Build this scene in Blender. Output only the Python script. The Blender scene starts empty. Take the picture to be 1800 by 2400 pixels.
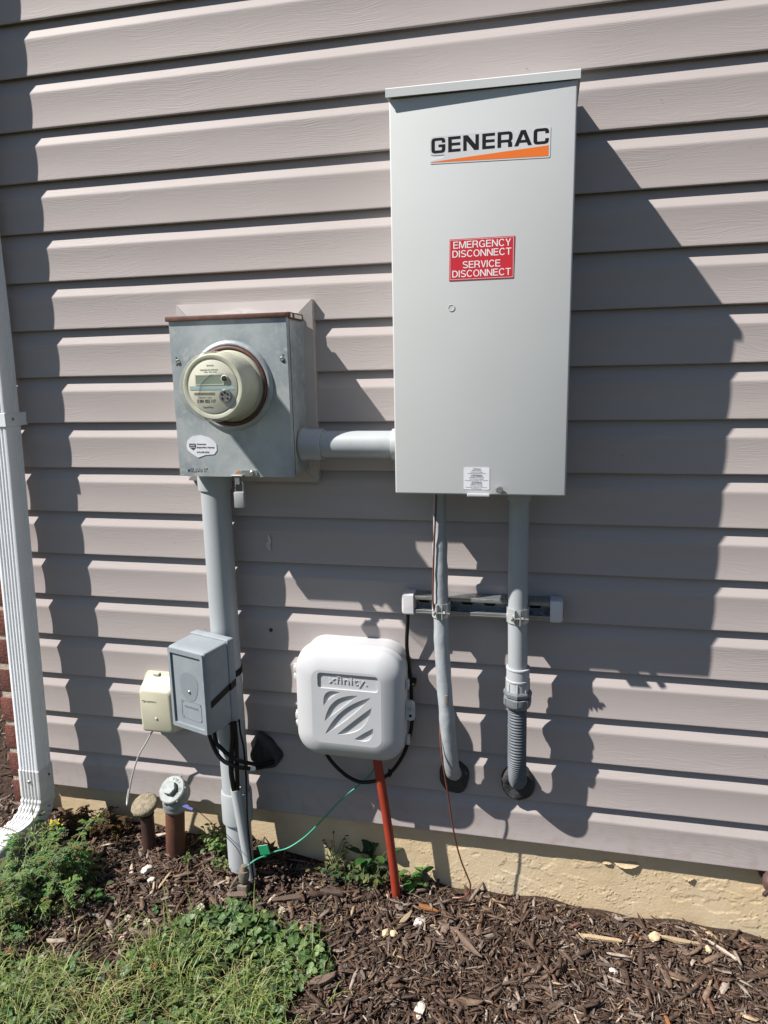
import bpy, bmesh, math, random
import numpy as np
from mathutils import Vector, Matrix, noise
from mathutils.geometry import tessellate_polygon

random.seed(7); RNG = np.random.default_rng(11)
scene = bpy.context.scene
col = scene.collection

# ------------------------------------------------------------------ camera
cam_data = bpy.data.cameras.new('camera')
cam_data.sensor_fit = 'VERTICAL'; cam_data.sensor_height = 36.0
cam_data.lens = 36.0 * 1668.5 / 2400.0
cam_data.clip_start = 0.02; cam_data.clip_end = 500
cam = bpy.data.objects.new('camera', cam_data); col.objects.link(cam)
def _basis(yaw, pitch, roll):
    cy, sy, cp, sp = math.cos(yaw), math.sin(yaw), math.cos(pitch), math.sin(pitch)
    f = Vector((-sy*cp, cy*cp, sp)); r = Vector((cy, sy, 0)); u = r.cross(f)
    c, s = math.cos(roll), math.sin(roll)
    return r*c + u*s, u*c - r*s, f
_r, _u, _f = _basis(0.2248, -0.1932, -0.0204)
cam.matrix_world = Matrix(((_r.x, _u.x, -_f.x, 0.0), (_r.y, _u.y, -_f.y, -1.5923), (_r.z, _u.z, -_f.z, 1.1362), (0, 0, 0, 1)))
scene.camera = cam

# ------------------------------------------------------------------ world, sun, exposure
world = bpy.data.worlds.new('World'); scene.world = world; world.use_nodes = True
wn = world.node_tree.nodes; wl = world.node_tree.links
SUN_TRAVEL = Vector((1.78, 1.0, -2.37)).normalized()
sky = wn.new('ShaderNodeTexSky'); sky.sky_type = 'NISHITA'; sky.sun_disc = False
sky.sun_elevation = math.asin(-SUN_TRAVEL.z)
sky.sun_rotation = math.atan2(-SUN_TRAVEL.x, -SUN_TRAVEL.y)
sky.air_density = 0.80; sky.dust_density = 0.3; sky.ozone_density = 1.0
wl.new(sky.outputs[0], wn['Background'].inputs[0]); wn['Background'].inputs[1].default_value = 0.05
sun_data = bpy.data.lights.new('sun', 'SUN'); sun_data.energy = 5.0; sun_data.angle = math.radians(0.53)
sun_data.color = (1.0, 0.945, 0.89)
sun = bpy.data.objects.new('sun', sun_data); col.objects.link(sun)
sun.rotation_euler = SUN_TRAVEL.to_track_quat('-Z', 'Y').to_euler(); sun.location = (-4, -3, 6)
scene.view_settings.view_transform = 'Standard'; scene.view_settings.look = 'None'
scene.view_settings.exposure = 0.88; scene.view_settings.gamma = 1.0
scene.view_settings.use_curve_mapping = False
scene.render.engine = 'CYCLES'
scene.cycles.max_bounces = 8; scene.cycles.transparent_max_bounces = 12

# ------------------------------------------------------------------ helpers: objects
def link(o, parent=None):
    col.objects.link(o)
    if parent is not None: o.parent = parent
    return o
def tag(o, label=None, cat=None, group=None, kind=None):
    if label: o['label'] = label
    if cat: o['category'] = cat
    if group: o['group'] = group
    if kind: o['kind'] = kind
    return o
def thing(name, label, cat, loc=(0, 0, 0), group=None):
    o = bpy.data.objects.new(name, None); o.location = loc; o.empty_display_size = 0.05
    link(o); return tag(o, label, cat, group)
def world_loc(o):
    v = Vector((0, 0, 0))
    while o is not None: v += o.location; o = o.parent
    return v

class G:
    """collects vertices and faces given in world metres"""
    def __init__(s): s.v = []; s.f = []
    def add(s, vs, fs):
        b = len(s.v); s.v += [tuple(p) for p in vs]; s.f += [tuple(i+b for i in f) for f in fs]; return s
    def box(s, x0, x1, y0, y1, z0, z1, bev=0.0, seg=2):
        return s.obox(Vector(((x0+x1)/2, (y0+y1)/2, (z0+z1)/2)), Vector((1,0,0)), Vector((0,1,0)), Vector((0,0,1)), x1-x0, y1-y0, z1-z0, bev, seg)
    def obox(s, c, a, b, n, la, lb, ln, bev=0.0, seg=2):
        bm = bmesh.new(); bmesh.ops.create_cube(bm, size=1.0)
        for v in bm.verts: v.co = Vector((v.co.x*la, v.co.y*lb, v.co.z*ln))
        if bev > 0:
            bmesh.ops.bevel(bm, geom=bm.edges[:], offset=bev, segments=seg, affect='EDGES', profile=0.5)
        c = Vector(c); a = Vector(a); b = Vector(b); n = Vector(n)
        bm.verts.index_update()
        s.add([c + a*v.co.x + b*v.co.y + n*v.co.z for v in bm.verts], [[v.index for v in f.verts] for f in bm.faces])
        bm.free(); return s
    def loft(s, rings, cap0=True, cap1=True, closed=True):
        n = len(rings[0]); vs = [p for r in rings for p in r]; fs = []
        for i in range(len(rings)-1):
            for j in range(n if closed else n-1):
                k = (j+1) % n
                fs.append((i*n+j, i*n+k, (i+1)*n+k, (i+1)*n+j))
        if cap0: fs.append(tuple(range(n-1, -1, -1)))
        if cap1: fs.append(tuple(range((len(rings)-1)*n, len(rings)*n)))
        return s.add(vs, fs)
    def tube(s, path, r, n=12, caps=True, flat=None):
        path = [Vector(p) for p in path]; m = len(path)
        rr = r if isinstance(r, (list, tuple)) else [r]*m
        rings = []; up = None
        for i, p in enumerate(path):
            t = (path[min(i+1, m-1)] - path[max(i-1, 0)]).normalized()
            if up is None:
                up = Vector((0, 0, 1)) if abs(t.z) < 0.9 else Vector((0, -1, 0))
            a = t.cross(up).normalized(); b = a.cross(t).normalized(); up = b
            rings.append([p + a*math.cos(2*math.pi*k/n)*rr[i] + b*math.sin(2*math.pi*k/n)*rr[i]*(flat or 1) for k in range(n)])
        return s.loft(rings, caps, caps)
    def lathe(s, prof, c, axis, n=32, cap0=True, cap1=True):
        c = Vector(c); w = Vector(axis).normalized()
        a = w.orthogonal().normalized(); b = w.cross(a)
        rings = [[c + w*h + (a*math.cos(2*math.pi*k/n) + b*math.sin(2*math.pi*k/n))*r for k in range(n)] for r, h in prof]
        return s.loft(rings, cap0, cap1)
    def prism(s, poly, O, U, V, N, h, holes=(), back=True):
        """2-D outline (with holes) in frame O,U,V raised along N by h"""
        O, U, V, N = Vector(O), Vector(U), Vector(V), Vector(N)
        loops = [list(poly)] + [list(q) for q in holes]
        flat = [p for l in loops for p in l]
        tris = tessellate_polygon([[Vector((p[0], p[1], 0)) for p in l] for l in loops])
        P = [O + U*p[0] + V*p[1] for p in flat]; T = [q + N*h for q in P]; n = len(flat)
        fs = []
        def ori(t):
            a, b, c = (flat[i] for i in t)
            return t if (b[0]-a[0])*(c[1]-a[1]) - (b[1]-a[1])*(c[0]-a[0]) > 0 else (t[0], t[2], t[1])
        sg = U.cross(V).dot(N) > 0
        for t in tris:
            t = ori(t)
            if not sg: t = (t[0], t[2], t[1])
            fs.append(tuple(i+n for i in t))
            if back: fs.append((t[0], t[2], t[1]))
        b = 0
        for l in loops:
            m = len(l)
            for i in range(m):
                j = (i+1) % m; fs.append((b+i, b+j, b+j+n, b+i+n))
            b += m
        return s.add(P+T, fs)
    def sheet(s, poly, O, U, V):
        O, U, V = Vector(O), Vector(U), Vector(V)
        tris = tessellate_polygon([[Vector((p[0], p[1], 0)) for p in poly]])
        return s.add([O+U*p[0]+V*p[1] for p in poly], tris)

def obj(name, g, mat, parent=None, smooth=35, fix=True):
    me = bpy.data.meshes.new(name)
    off = world_loc(parent) if parent is not None else Vector((0, 0, 0))
    me.from_pydata([(p[0]-off.x, p[1]-off.y, p[2]-off.z) for p in g.v], [], g.f)
    if fix:
        bm = bmesh.new(); bm.from_mesh(me); bmesh.ops.recalc_face_normals(bm, faces=bm.faces[:]); bm.to_mesh(me); bm.free()
    if smooth:
        me.polygons.foreach_set('use_smooth', [True]*len(me.polygons))
        me.set_sharp_from_angle(angle=math.radians(smooth))
    me.materials.append(mat)
    return link(bpy.data.objects.new(name, me), parent)

def np_mesh(name, V, F, mat, colors=None):
    """V (n,3), F (m,3|4) arrays -> mesh, quickly"""
    k = F.shape[1]
    me = bpy.data.meshes.new(name)
    me.vertices.add(len(V)); me.vertices.foreach_set('co', V.astype(np.float32).ravel())
    me.loops.add(F.size); me.loops.foreach_set('vertex_index', F.astype(np.int32).ravel())
    me.polygons.add(len(F)); me.polygons.foreach_set('loop_start', np.arange(0, F.size, k, dtype=np.int32))
    if colors is not None:
        at = me.color_attributes.new('tint', 'FLOAT_COLOR', 'POINT')
        at.data.foreach_set('color', np.concatenate([colors, np.ones((len(V), 1))], 1).astype(np.float32).ravel())
    me.update(calc_edges=True); me.materials.append(mat)
    return bpy.data.objects.new(name, me)

def rrect(w, h, r, n=6, cx=0.0, cy=0.0):
    pts = []
    for sx, sy, a0 in ((1, 1, 0), (-1, 1, 90), (-1, -1, 180), (1, -1, 270)):
        for k in range(n+1):
            a = math.radians(a0 + 90*k/n)
            pts.append((cx + sx*(w/2-r) + r*math.cos(a), cy + sy*(h/2-r) + r*math.sin(a)))
    return pts
def circ(r, n=24, cx=0, cy=0): return [(cx+r*math.cos(2*math.pi*k/n), cy+r*math.sin(2*math.pi*k/n)) for k in range(n)]
X, Z, OUT = Vector((1, 0, 0)), Vector((0, 0, 1)), Vector((0, -1, 0))
def smoothpath(pts, n=6):
    P = [Vector(p) for p in pts]; out = []
    for i in range(len(P)-1):
        p0, p1, p2, p3 = P[max(i-1, 0)], P[i], P[i+1], P[min(i+2, len(P)-1)]
        for k in range(n):
            t = k/n
            out.append(0.5*((2*p1) + (p2-p0)*t + (2*p0-5*p1+4*p2-p3)*t*t + (3*p1-p0-3*p2+p3)*t**3))
    out.append(P[-1]); return out

def text_g(s, height, O, U, V, N, depth=0.0004, width=None, bold=0.0, align='LEFT', space=1.0, res=3):
    """lettering as real geometry; height = cap height, width = total width"""
    cu = bpy.data.curves.new('lettering', 'FONT'); cu.body = s; cu.size = 1.0; cu.extrude = 0.02
    cu.offset = bold; cu.resolution_u = res; cu.space_character = space; cu.space_line = 1.0
    o = bpy.data.objects.new('lettering', cu); col.objects.link(o)
    dg = bpy.context.evaluated_depsgraph_get(); dg.update()
    me = bpy.data.meshes.new_from_object(o.evaluated_get(dg))
    vs = [v.co.copy() for v in me.vertices]; fs = [tuple(p.vertices) for p in me.polygons]
    bpy.data.objects.remove(o); bpy.data.meshes.remove(me); bpy.data.curves.remove(cu)
    x0 = min(v.x for v in vs); x1 = max(v.x for v in vs)
    sy = height/0.73; sx = sy if width is None else width/(x1-x0)
    sh = {'LEFT': -x0, 'CENTER': -(x0+x1)/2, 'RIGHT': -x1}[align]
    O, U, V, N = Vector(O), Vector(U), Vector(V), Vector(N)
    g = G(); g.add([O + U*((v.x+sh)*sx) + V*(v.y*sy) + N*(depth if v.z > 0 else 0) for v in vs], fs)
    return g
def merge(*gs):
    a = G()
    for g in gs: a.add(g.v, g.f)
    return a

# ------------------------------------------------------------------ helpers: materials
def mat(name, c1, c2=None, rough=0.5, metal=0.0, scale=20.0, stretch=(1, 1, 1), detail=5.0, contrast=(0.35, 0.65), bump=0.0, bscale=200.0,
        bstretch=(1, 1, 1), bdist=0.001, spec=0.5, rvar=0.0, c3=None, c3scale=6.0, c3range=(0.55, 0.7), vary=0.0, attr=None, trans=0.0):
    m = bpy.data.materials.new(name); m.use_nodes = True
    N, L = m.node_tree.nodes, m.node_tree.links
    b = N['Principled BSDF']; b.inputs['Roughness'].default_value = rough; b.inputs['Metallic'].default_value = metal
    b.inputs['Specular IOR Level'].default_value = spec
    tc = N.new('ShaderNodeTexCoord')
    def noise_(sc, st, det=detail, rough_=0.6):
        mp = N.new('ShaderNodeMapping'); mp.inputs['Scale'].default_value = st; L.new(tc.outputs['Object'], mp.inputs[0])
        t = N.new('ShaderNodeTexNoise'); t.inputs['Scale'].default_value = sc; t.inputs['Detail'].default_value = det
        t.inputs['Roughness'].default_value = rough_; L.new(mp.outputs[0], t.inputs['Vector']); return t.outputs['Fac']
    def ramp(src, lo, hi):
        r = N.new('ShaderNodeMapRange'); r.inputs['From Min'].default_value = lo; r.inputs['From Max'].default_value = hi
        L.new(src, r.inputs['Value']); return r.outputs[0]
    def mix(f, a, bb, mode='MIX'):
        x = N.new('ShaderNodeMix'); x.data_type = 'RGBA'; x.blend_type = mode
        if isinstance(f, float): x.inputs[0].default_value = f
        else: L.new(f, x.inputs[0])
        for i, q in ((6, a), (7, bb)):
            if isinstance(q, tuple): x.inputs[i].default_value = (*q, 1)
            else: L.new(q, x.inputs[i])
        return x.outputs[2]
    c = c1
    fac = None
    if c2 is not None:
        fac = ramp(noise_(scale, stretch), *contrast); c = mix(fac, c1, c2)
    if c3 is not None: c = mix(ramp(noise_(c3scale, (1, 1, 1)), *c3range), c, c3)
    if attr:
        a = N.new('ShaderNodeAttribute'); a.attribute_name = attr
        c = mix(1.0, a.outputs['Color'], c, 'MULTIPLY')
    if vary:
        oi = N.new('ShaderNodeObjectInfo'); h = N.new('ShaderNodeHueSaturation')
        v = N.new('ShaderNodeMapRange'); v.inputs['To Min'].default_value = 1.08-vary; v.inputs['To Max'].default_value = 1.08+vary
        L.new(oi.outputs['Random'], v.inputs['Value']); L.new(v.outputs[0], h.inputs['Value'])
        if isinstance(c, tuple): h.inputs['Color'].default_value = (*c, 1)
        else: L.new(c, h.inputs['Color'])
        c = h.outputs[0]
    if isinstance(c, tuple): b.inputs['Base Color'].default_value = (*c, 1)
    else: L.new(c, b.inputs['Base Color'])
    if rvar and fac is not None:
        r = N.new('ShaderNodeMapRange'); r.inputs['To Min'].default_value = max(rough-rvar, 0.05); r.inputs['To Max'].default_value = min(rough+rvar, 1)
        L.new(fac, r.inputs['Value']); L.new(r.outputs[0], b.inputs['Roughness'])
    if bump:
        bp = N.new('ShaderNodeBump'); bp.inputs['Strength'].default_value = bump; bp.inputs['Distance'].default_value = bdist
        L.new(noise_(bscale, bstretch, 4.0), bp.inputs['Height']); L.new(bp.outputs[0], b.inputs['Normal'])
    if trans:
        tr = N.new('ShaderNodeBsdfTranslucent'); mx = N.new('ShaderNodeMixShader'); mx.inputs[0].default_value = trans
        if isinstance(c, tuple): tr.inputs[0].default_value = (*c, 1)
        else: L.new(c, tr.inputs[0])
        L.new(b.outputs[0], mx.inputs[1]); L.new(tr.outputs[0], mx.inputs[2]); L.new(mx.outputs[0], N['Material Output'].inputs[0])
    return m

def grain_mat(name, c1, c2, **kw):
    """embossed wood-grain vinyl: stretched noise in a gently warped coordinate"""
    m = mat(name, c1, c2, rough=0.6, scale=3.0, stretch=(0.6, 1, 5), spec=0.22)
    N, L = m.node_tree.nodes, m.node_tree.links; b = N['Principled BSDF']
    tc = N.new('ShaderNodeTexCoord')
    mp = N.new('ShaderNodeMapping'); mp.inputs['Scale'].default_value = (3.2, 0, 11); L.new(tc.outputs['Object'], mp.inputs[0])
    wp = N.new('ShaderNodeTexNoise'); wp.inputs['Scale'].default_value = 1.0; wp.inputs['Detail'].default_value = 2.0; L.new(mp.outputs[0], wp.inputs['Vector'])
    sx = N.new('ShaderNodeSeparateXYZ'); L.new(tc.outputs['Object'], sx.inputs[0])
    ad = N.new('ShaderNodeMath'); ad.operation = 'MULTIPLY_ADD'; ad.inputs[1].default_value = 0.075; L.new(wp.outputs['Fac'], ad.inputs[0]); L.new(sx.outputs['Z'], ad.inputs[2])
    cx = N.new('ShaderNodeCombineXYZ'); L.new(sx.outputs['X'], cx.inputs['X']); L.new(ad.outputs[0], cx.inputs['Z'])
    mq = N.new('ShaderNodeMapping'); mq.inputs['Scale'].default_value = (16, 0, 430); L.new(cx.outputs[0], mq.inputs[0])
    n2 = N.new('ShaderNodeTexNoise'); n2.inputs['Scale'].default_value = 1.0; n2.inputs['Detail'].default_value = 3.0; n2.inputs['Roughness'].default_value = 0.55; L.new(mq.outputs[0], n2.inputs['Vector'])
    mask = N.new('ShaderNodeMapRange'); mask.inputs['From Min'].default_value = 0.38; mask.inputs['From Max'].default_value = 0.62; mask.inputs['To Min'].default_value = 0.12; mask.inputs['To Max'].default_value = 0.5
    L.new(wp.outputs['Fac'], mask.inputs['Value'])
    bp = N.new('ShaderNodeBump'); bp.inputs['Distance'].default_value = 0.0012; L.new(mask.outputs[0], bp.inputs['Strength']); L.new(n2.outputs['Fac'], bp.inputs['Height'])
    L.new(bp.outputs[0], b.inputs['Normal'])
    zr = N.new('ShaderNodeMapRange'); zr.inputs['From Min'].default_value = 0.16; zr.inputs['From Max'].default_value = -0.01; L.new(sx.outputs['Z'], zr.inputs['Value'])
    dn = N.new('ShaderNodeTexNoise'); dn.inputs['Scale'].default_value = 38; dn.inputs['Detail'].default_value = 6; L.new(tc.outputs['Object'], dn.inputs['Vector'])
    dr_ = N.new('ShaderNodeMapRange'); dr_.inputs['From Min'].default_value = 0.48; dr_.inputs['From Max'].default_value = 0.75; dr_.inputs['To Max'].default_value = 0.35; L.new(dn.outputs['Fac'], dr_.inputs['Value'])
    mu = N.new('ShaderNodeMath'); mu.operation = 'MULTIPLY'; L.new(zr.outputs[0], mu.inputs[0]); L.new(dr_.outputs[0], mu.inputs[1])
    mx = N.new('ShaderNodeMix'); mx.data_type = 'RGBA'; mx.inputs[7].default_value = (0.22, 0.175, 0.135, 1); L.new(mu.outputs[0], mx.inputs[0])
    src = b.inputs['Base Color'].links[0].from_socket; L.new(src, mx.inputs[6]); L.new(mx.outputs[2], b.inputs['Base Color'])
    return m

M = {}
M['siding'] = grain_mat('vinyl_siding', (0.375, 0.338, 0.326), (0.352, 0.316, 0.305), rough=0.48, scale=3.0, stretch=(0.6, 1, 5), bump=0.55, bscale=1.0,
                  bstretch=(9, 60, 260), bdist=0.0011, spec=0.4)
M['stucco'] = mat('painted_stucco', (0.62, 0.495, 0.315), (0.53, 0.41, 0.255), rough=0.9, scale=9, contrast=(0.35, 0.7), bump=0.8, bscale=620, bdist=0.0011,
                  c3=(0.62, 0.52, 0.365), c3scale=4, c3range=(0.5, 0.75), spec=0.15)
M['flake'] = mat('paint_flake', (0.484, 0.387, 0.242), (0.408, 0.315, 0.187), rough=0.75, scale=40, bump=0.5, bscale=500)
M['brick'] = mat('red_brick', (0.136, 0.044, 0.028), (0.068, 0.022, 0.018), rough=0.9, scale=40, bump=1.0, bscale=160, bdist=0.004, vary=0.25, c3=(0.06, 0.03, 0.03), c3scale=12)
M['mortar'] = mat('mortar', (0.48, 0.42, 0.34), (0.36, 0.30, 0.24), rough=0.95, scale=60, bump=1.0, bscale=300, bdist=0.003)
M['soil'] = mat('soil', (0.035, 0.024, 0.018), (0.065, 0.046, 0.035), rough=1.0, scale=60, bump=1.0, bscale=150, bdist=0.006, spec=0.1)
M['lawn'] = mat('lawn_ground', (0.042, 0.043, 0.022), (0.060, 0.055, 0.032), rough=1.0, scale=30, bump=0.8, bscale=120, bdist=0.01, spec=0.1)
M['chip'] = mat('mulch_chip', (1.0, 1.0, 1.0), (0.55, 0.55, 0.56), rough=0.85, scale=90, attr='tint', bump=0.8, bscale=260, bdist=0.0015, spec=0.3)
for k, (a, b) in {'chip_dark': ((0.060, 0.041, 0.033), (0.120, 0.088, 0.071)), 'chip_brown': ((0.110, 0.076, 0.058), (0.19, 0.14, 0.108)),
                  'chip_grey': ((0.20, 0.16, 0.135), (0.30, 0.25, 0.215)), 'chip_tan': ((0.40, 0.29, 0.17), (0.52, 0.41, 0.27)),
                  'chip_orange': ((0.33, 0.15, 0.05), (0.24, 0.10, 0.04)), 'chip_pale': ((0.55, 0.48, 0.40), (0.42, 0.36, 0.30))}.items():
    M[k] = mat(k, a, b, rough=0.85, scale=30, stretch=(1, 9, 9), bump=0.9, bscale=40, bstretch=(1, 10, 10), bdist=0.002, vary=0.25, spec=0.25)
M['white_stone'] = mat('white_stone', (0.576, 0.536, 0.480), (0.400, 0.336, 0.272), rough=0.8, scale=60, bump=0.6, bscale=120, bdist=0.002)
M['cream_stone'] = mat('cream_stone', (0.528, 0.416, 0.272), (0.400, 0.288, 0.160), rough=0.85, scale=60, bump=0.6, bscale=120, bdist=0.002)
M['downspout'] = mat('white_aluminium', (0.74, 0.76, 0.78), (0.68, 0.70, 0.72), rough=0.38, scale=8, bump=0.12, bscale=25, bdist=0.002)
M['elbow'] = mat('white_vinyl', (0.629, 0.629, 0.637), (0.544, 0.544, 0.527), rough=0.45, scale=25)
M['steel'] = mat('screw_steel', (0.45, 0.44, 0.42), (0.25, 0.24, 0.22), rough=0.35, metal=0.9, scale=300)
M['cabinet'] = mat('grey_powder_coat', (0.490, 0.512, 0.512), (0.476, 0.497, 0.497), rough=0.68, scale=6, bump=0.13, bscale=420, bdist=0.0008, spec=0.3, c3=(0.475, 0.485, 0.48), c3scale=2.2, c3range=(0.45, 0.8))
M['galv'] = mat('galvanised_steel', (0.415, 0.448, 0.450), (0.215, 0.250, 0.270), rough=0.5, metal=0.25, scale=6.5, contrast=(0.38, 0.62), bump=0.06, bscale=160,
                c3=(0.43, 0.44, 0.41), c3scale=70, c3range=(0.52, 0.78), rvar=0.12, detail=12)

M['galv_bright'] = mat('zinc_plated_steel', (0.391, 0.408, 0.408), (0.289, 0.306, 0.315), rough=0.34, metal=0.75, scale=60, rvar=0.1, bump=0.1, bscale=200)
M['zinc'] = mat('bright_zinc', (0.60, 0.62, 0.61), (0.48, 0.50, 0.50), rough=0.34, metal=0.45, scale=60)
M['rusty_cap'] = mat('brown_painted_lip', (0.12, 0.045, 0.03), (0.07, 0.028, 0.02), rough=0.6, scale=80, bump=0.4, bscale=300)
M['trim'] = mat('almond_trim', (0.378, 0.347, 0.333), (0.347, 0.317, 0.304), rough=0.42, scale=8)
M['caulk'] = mat('white_caulk', (0.72, 0.70, 0.66), (0.6, 0.58, 0.54), rough=0.5, scale=100, bump=0.4, bscale=200)
M['dark'] = mat('black_gap', (0.012, 0.012, 0.012), rough=0.9)
M['pvc'] = mat('grey_pvc', (0.345, 0.370, 0.385), (0.315, 0.340, 0.355), rough=0.42, scale=10, stretch=(1, 1, 0.3), rvar=0.06, c3=(0.295, 0.315, 0.32), c3scale=18, c3range=(0.6, 0.75))
M['pvc_light'] = mat('light_grey_pvc', (0.396, 0.417, 0.430), (0.370, 0.391, 0.404), rough=0.4, scale=12)
M['pvc_dark'] = mat('dark_grey_pvc', (0.16, 0.175, 0.185), (0.13, 0.145, 0.155), rough=0.45, scale=30)
M['corrugated'] = mat('corrugated_plastic', (0.115, 0.13, 0.145), (0.095, 0.11, 0.125), rough=0.55, scale=40, spec=0.3)
M['sleeve'] = mat('grey_sleeve', (0.327, 0.353, 0.370), (0.292, 0.318, 0.335), rough=0.5, scale=25, bump=0.35, bscale=60, bdist=0.003)
M['putty'] = mat('duct_seal', (0.022, 0.023, 0.025), (0.034, 0.035, 0.037), rough=0.7, scale=40, bump=0.7, bscale=90, bdist=0.004)
M['meter_cream'] = mat('cream_plastic', (0.53, 0.535, 0.44), (0.50, 0.505, 0.41), rough=0.5, scale=15)
M['meter_face'] = mat('meter_face_plate', (0.578, 0.578, 0.493), (0.552, 0.552, 0.468), rough=0.5, scale=15)
M['lcd'] = mat('lcd_glass', (0.20, 0.25, 0.21), (0.23, 0.28, 0.24), rough=0.15, scale=10)
M['blue_band'] = mat('blue_print', (0.33, 0.45, 0.47), rough=0.5)
M['print'] = mat('dark_print', (0.05, 0.05, 0.045), rough=0.6)
M['print_soft'] = mat('grey_print', (0.22, 0.22, 0.18), rough=0.6)
M['black'] = mat('black_print', (0.006, 0.006, 0.007), rough=0.6, spec=0.2)
M['orange'] = mat('orange_print', (0.72, 0.16, 0.015), rough=0.4)
M['red'] = mat('red_vinyl', (0.50, 0.018, 0.030), rough=0.4)
M['white'] = mat('white_vinyl_print', (0.75, 0.75, 0.75), rough=0.45)
M['sticker'] = mat('white_paper', (0.66, 0.68, 0.72), (0.60, 0.62, 0.66), rough=0.5, scale=30)
M['decal'] = mat('clear_decal', (0.56, 0.57, 0.578), rough=0.3)
M['xwhite'] = mat('white_plastic_box', (0.455, 0.466, 0.48), (0.435, 0.446, 0.46), rough=0.42, scale=8, c3=(0.41, 0.40, 0.38), c3scale=14, c3range=(0.66, 0.82), spec=0.4)
M['cap_white'] = mat('white_rubber_cap', (0.595, 0.586, 0.612), rough=0.5)
M['tel'] = mat('grey_weathered_plastic', (0.235, 0.268, 0.290), (0.200, 0.230, 0.252), rough=0.6, scale=18, c3=(0.335, 0.36, 0.375), c3scale=13, c3range=(0.60, 0.85), bump=0.1, bscale=200)
M['tel_clean'] = mat('grey_rubbed_plastic', (0.190, 0.217, 0.238), (0.180, 0.205, 0.225), rough=0.55, scale=30)
M['beige'] = mat('beige_plastic', (0.456, 0.440, 0.336), (0.432, 0.416, 0.312), rough=0.5, scale=20)
M['rubber'] = mat('black_cable', (0.006, 0.006, 0.007), rough=0.42, spec=0.3)
M['tape'] = mat('black_tape', (0.007, 0.006, 0.006), rough=0.5, spec=0.2)
M['redtube'] = mat('red_conduit', (0.300, 0.036, 0.017), (0.255, 0.030, 0.015), rough=0.5, scale=30, c3=(0.25, 0.05, 0.03), c3scale=20, c3range=(0.6, 0.75))
M['green'] = mat('green_wire', (0.012, 0.25, 0.15), rough=0.4)
M['greentag'] = mat('green_tag', (0.01, 0.20, 0.09), rough=0.4)
M['copper'] = mat('brown_wire', (0.17, 0.056, 0.032), (0.11, 0.036, 0.024), rough=0.45, scale=60)
M['greywire'] = mat('grey_wire', (0.36, 0.36, 0.36), rough=0.45)
M['rust'] = mat('rusty_pipe', (0.125, 0.048, 0.026), (0.065, 0.028, 0.018), rough=0.7, scale=22, stretch=(1, 1, 0.35), bump=0.5, bscale=160, bdist=0.002, metal=0.1, c3=(0.16, 0.08, 0.05), c3scale=30, c3range=(0.6, 0.75))
M['rust_dark'] = mat('dark_rusty_pipe', (0.055, 0.026, 0.020), (0.035, 0.018, 0.015), rough=0.6, scale=30, bump=0.4, bscale=160)
M['cast'] = mat('painted_cast_metal', (0.248, 0.272, 0.268), (0.160, 0.180, 0.176), rough=0.6, metal=0.15, scale=70, bump=0.6, bscale=260, bdist=0.0015, c3=(0.18, 0.17, 0.14), c3scale=40, c3range=(0.6, 0.75))
M['crust'] = mat('weathered_cap', (0.27, 0.235, 0.165), (0.15, 0.125, 0.085), rough=0.95, scale=90, bump=1.0, bscale=220, bdist=0.004)
M['bluetag'] = mat('blue_tag', (0.10, 0.11, 0.30), rough=0.5)
M['clampm'] = mat('weathered_brass', (0.13, 0.11, 0.085), (0.24, 0.21, 0.165), rough=0.6, metal=0.3, scale=60, bump=0.4, bscale=160)
M['bib'] = mat('brown_painted_metal', (0.085, 0.05, 0.045), (0.06, 0.035, 0.03), rough=0.4, scale=40)
M['leaf'] = mat('clover_leaf', (1, 1, 1), (0.75, 0.8, 0.7), rough=0.5, scale=60, attr='tint', trans=0.35, spec=0.4)
M['blade'] = mat('grass_blade', (1, 1, 1), (0.8, 0.85, 0.75), rough=0.5, scale=40, attr='tint', trans=0.35, spec=0.4)
M['weed'] = mat('weed_leaf', (1, 1, 1), (0.75, 0.8, 0.72), rough=0.55, scale=80, attr='tint', trans=0.3, spec=0.35)
M['petal'] = mat('clover_flower_petal', (0.74, 0.72, 0.58), (0.60, 0.56, 0.38), rough=0.7, scale=200, trans=0.3)
M['petal_dry'] = mat('dry_flower_petal', (0.45, 0.26, 0.10), (0.30, 0.16, 0.06), rough=0.8, scale=200, trans=0.2)
M['speck'] = mat('dirt_speck', (0.03, 0.027, 0.025), rough=0.9)
M['smear'] = mat('pale_scuff', (0.52, 0.50, 0.49), rough=0.7)
def clear_plastic():
    m = bpy.data.materials.new('clear_dome'); m.use_nodes = True; N, L = m.node_tree.nodes, m.node_tree.links
    N.remove(N['Principled BSDF'])
    t = N.new('ShaderNodeBsdfTransparent'); t.inputs[0].default_value = (0.965, 0.965, 0.94, 1)
    g = N.new('ShaderNodeBsdfGlossy'); g.inputs['Roughness'].default_value = 0.06
    lw = N.new('ShaderNodeLayerWeight'); pw = N.new('ShaderNodeMath'); pw.operation = 'POWER'; pw.inputs[1].default_value = 3.5; L.new(lw.outputs['Facing'], pw.inputs[0])
    ma = N.new('ShaderNodeMath'); ma.operation = 'MULTIPLY_ADD'; ma.inputs[1].default_value = 0.55; ma.inputs[2].default_value = 0.045; L.new(pw.outputs[0], ma.inputs[0])
    mx = N.new('ShaderNodeMixShader'); L.new(ma.outputs[0], mx.inputs[0]); L.new(t.outputs[0], mx.inputs[1]); L.new(g.outputs[0], mx.inputs[2])
    L.new(mx.outputs[0], N['Material Output'].inputs[0]); return m
M['dome'] = clear_plastic()

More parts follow.
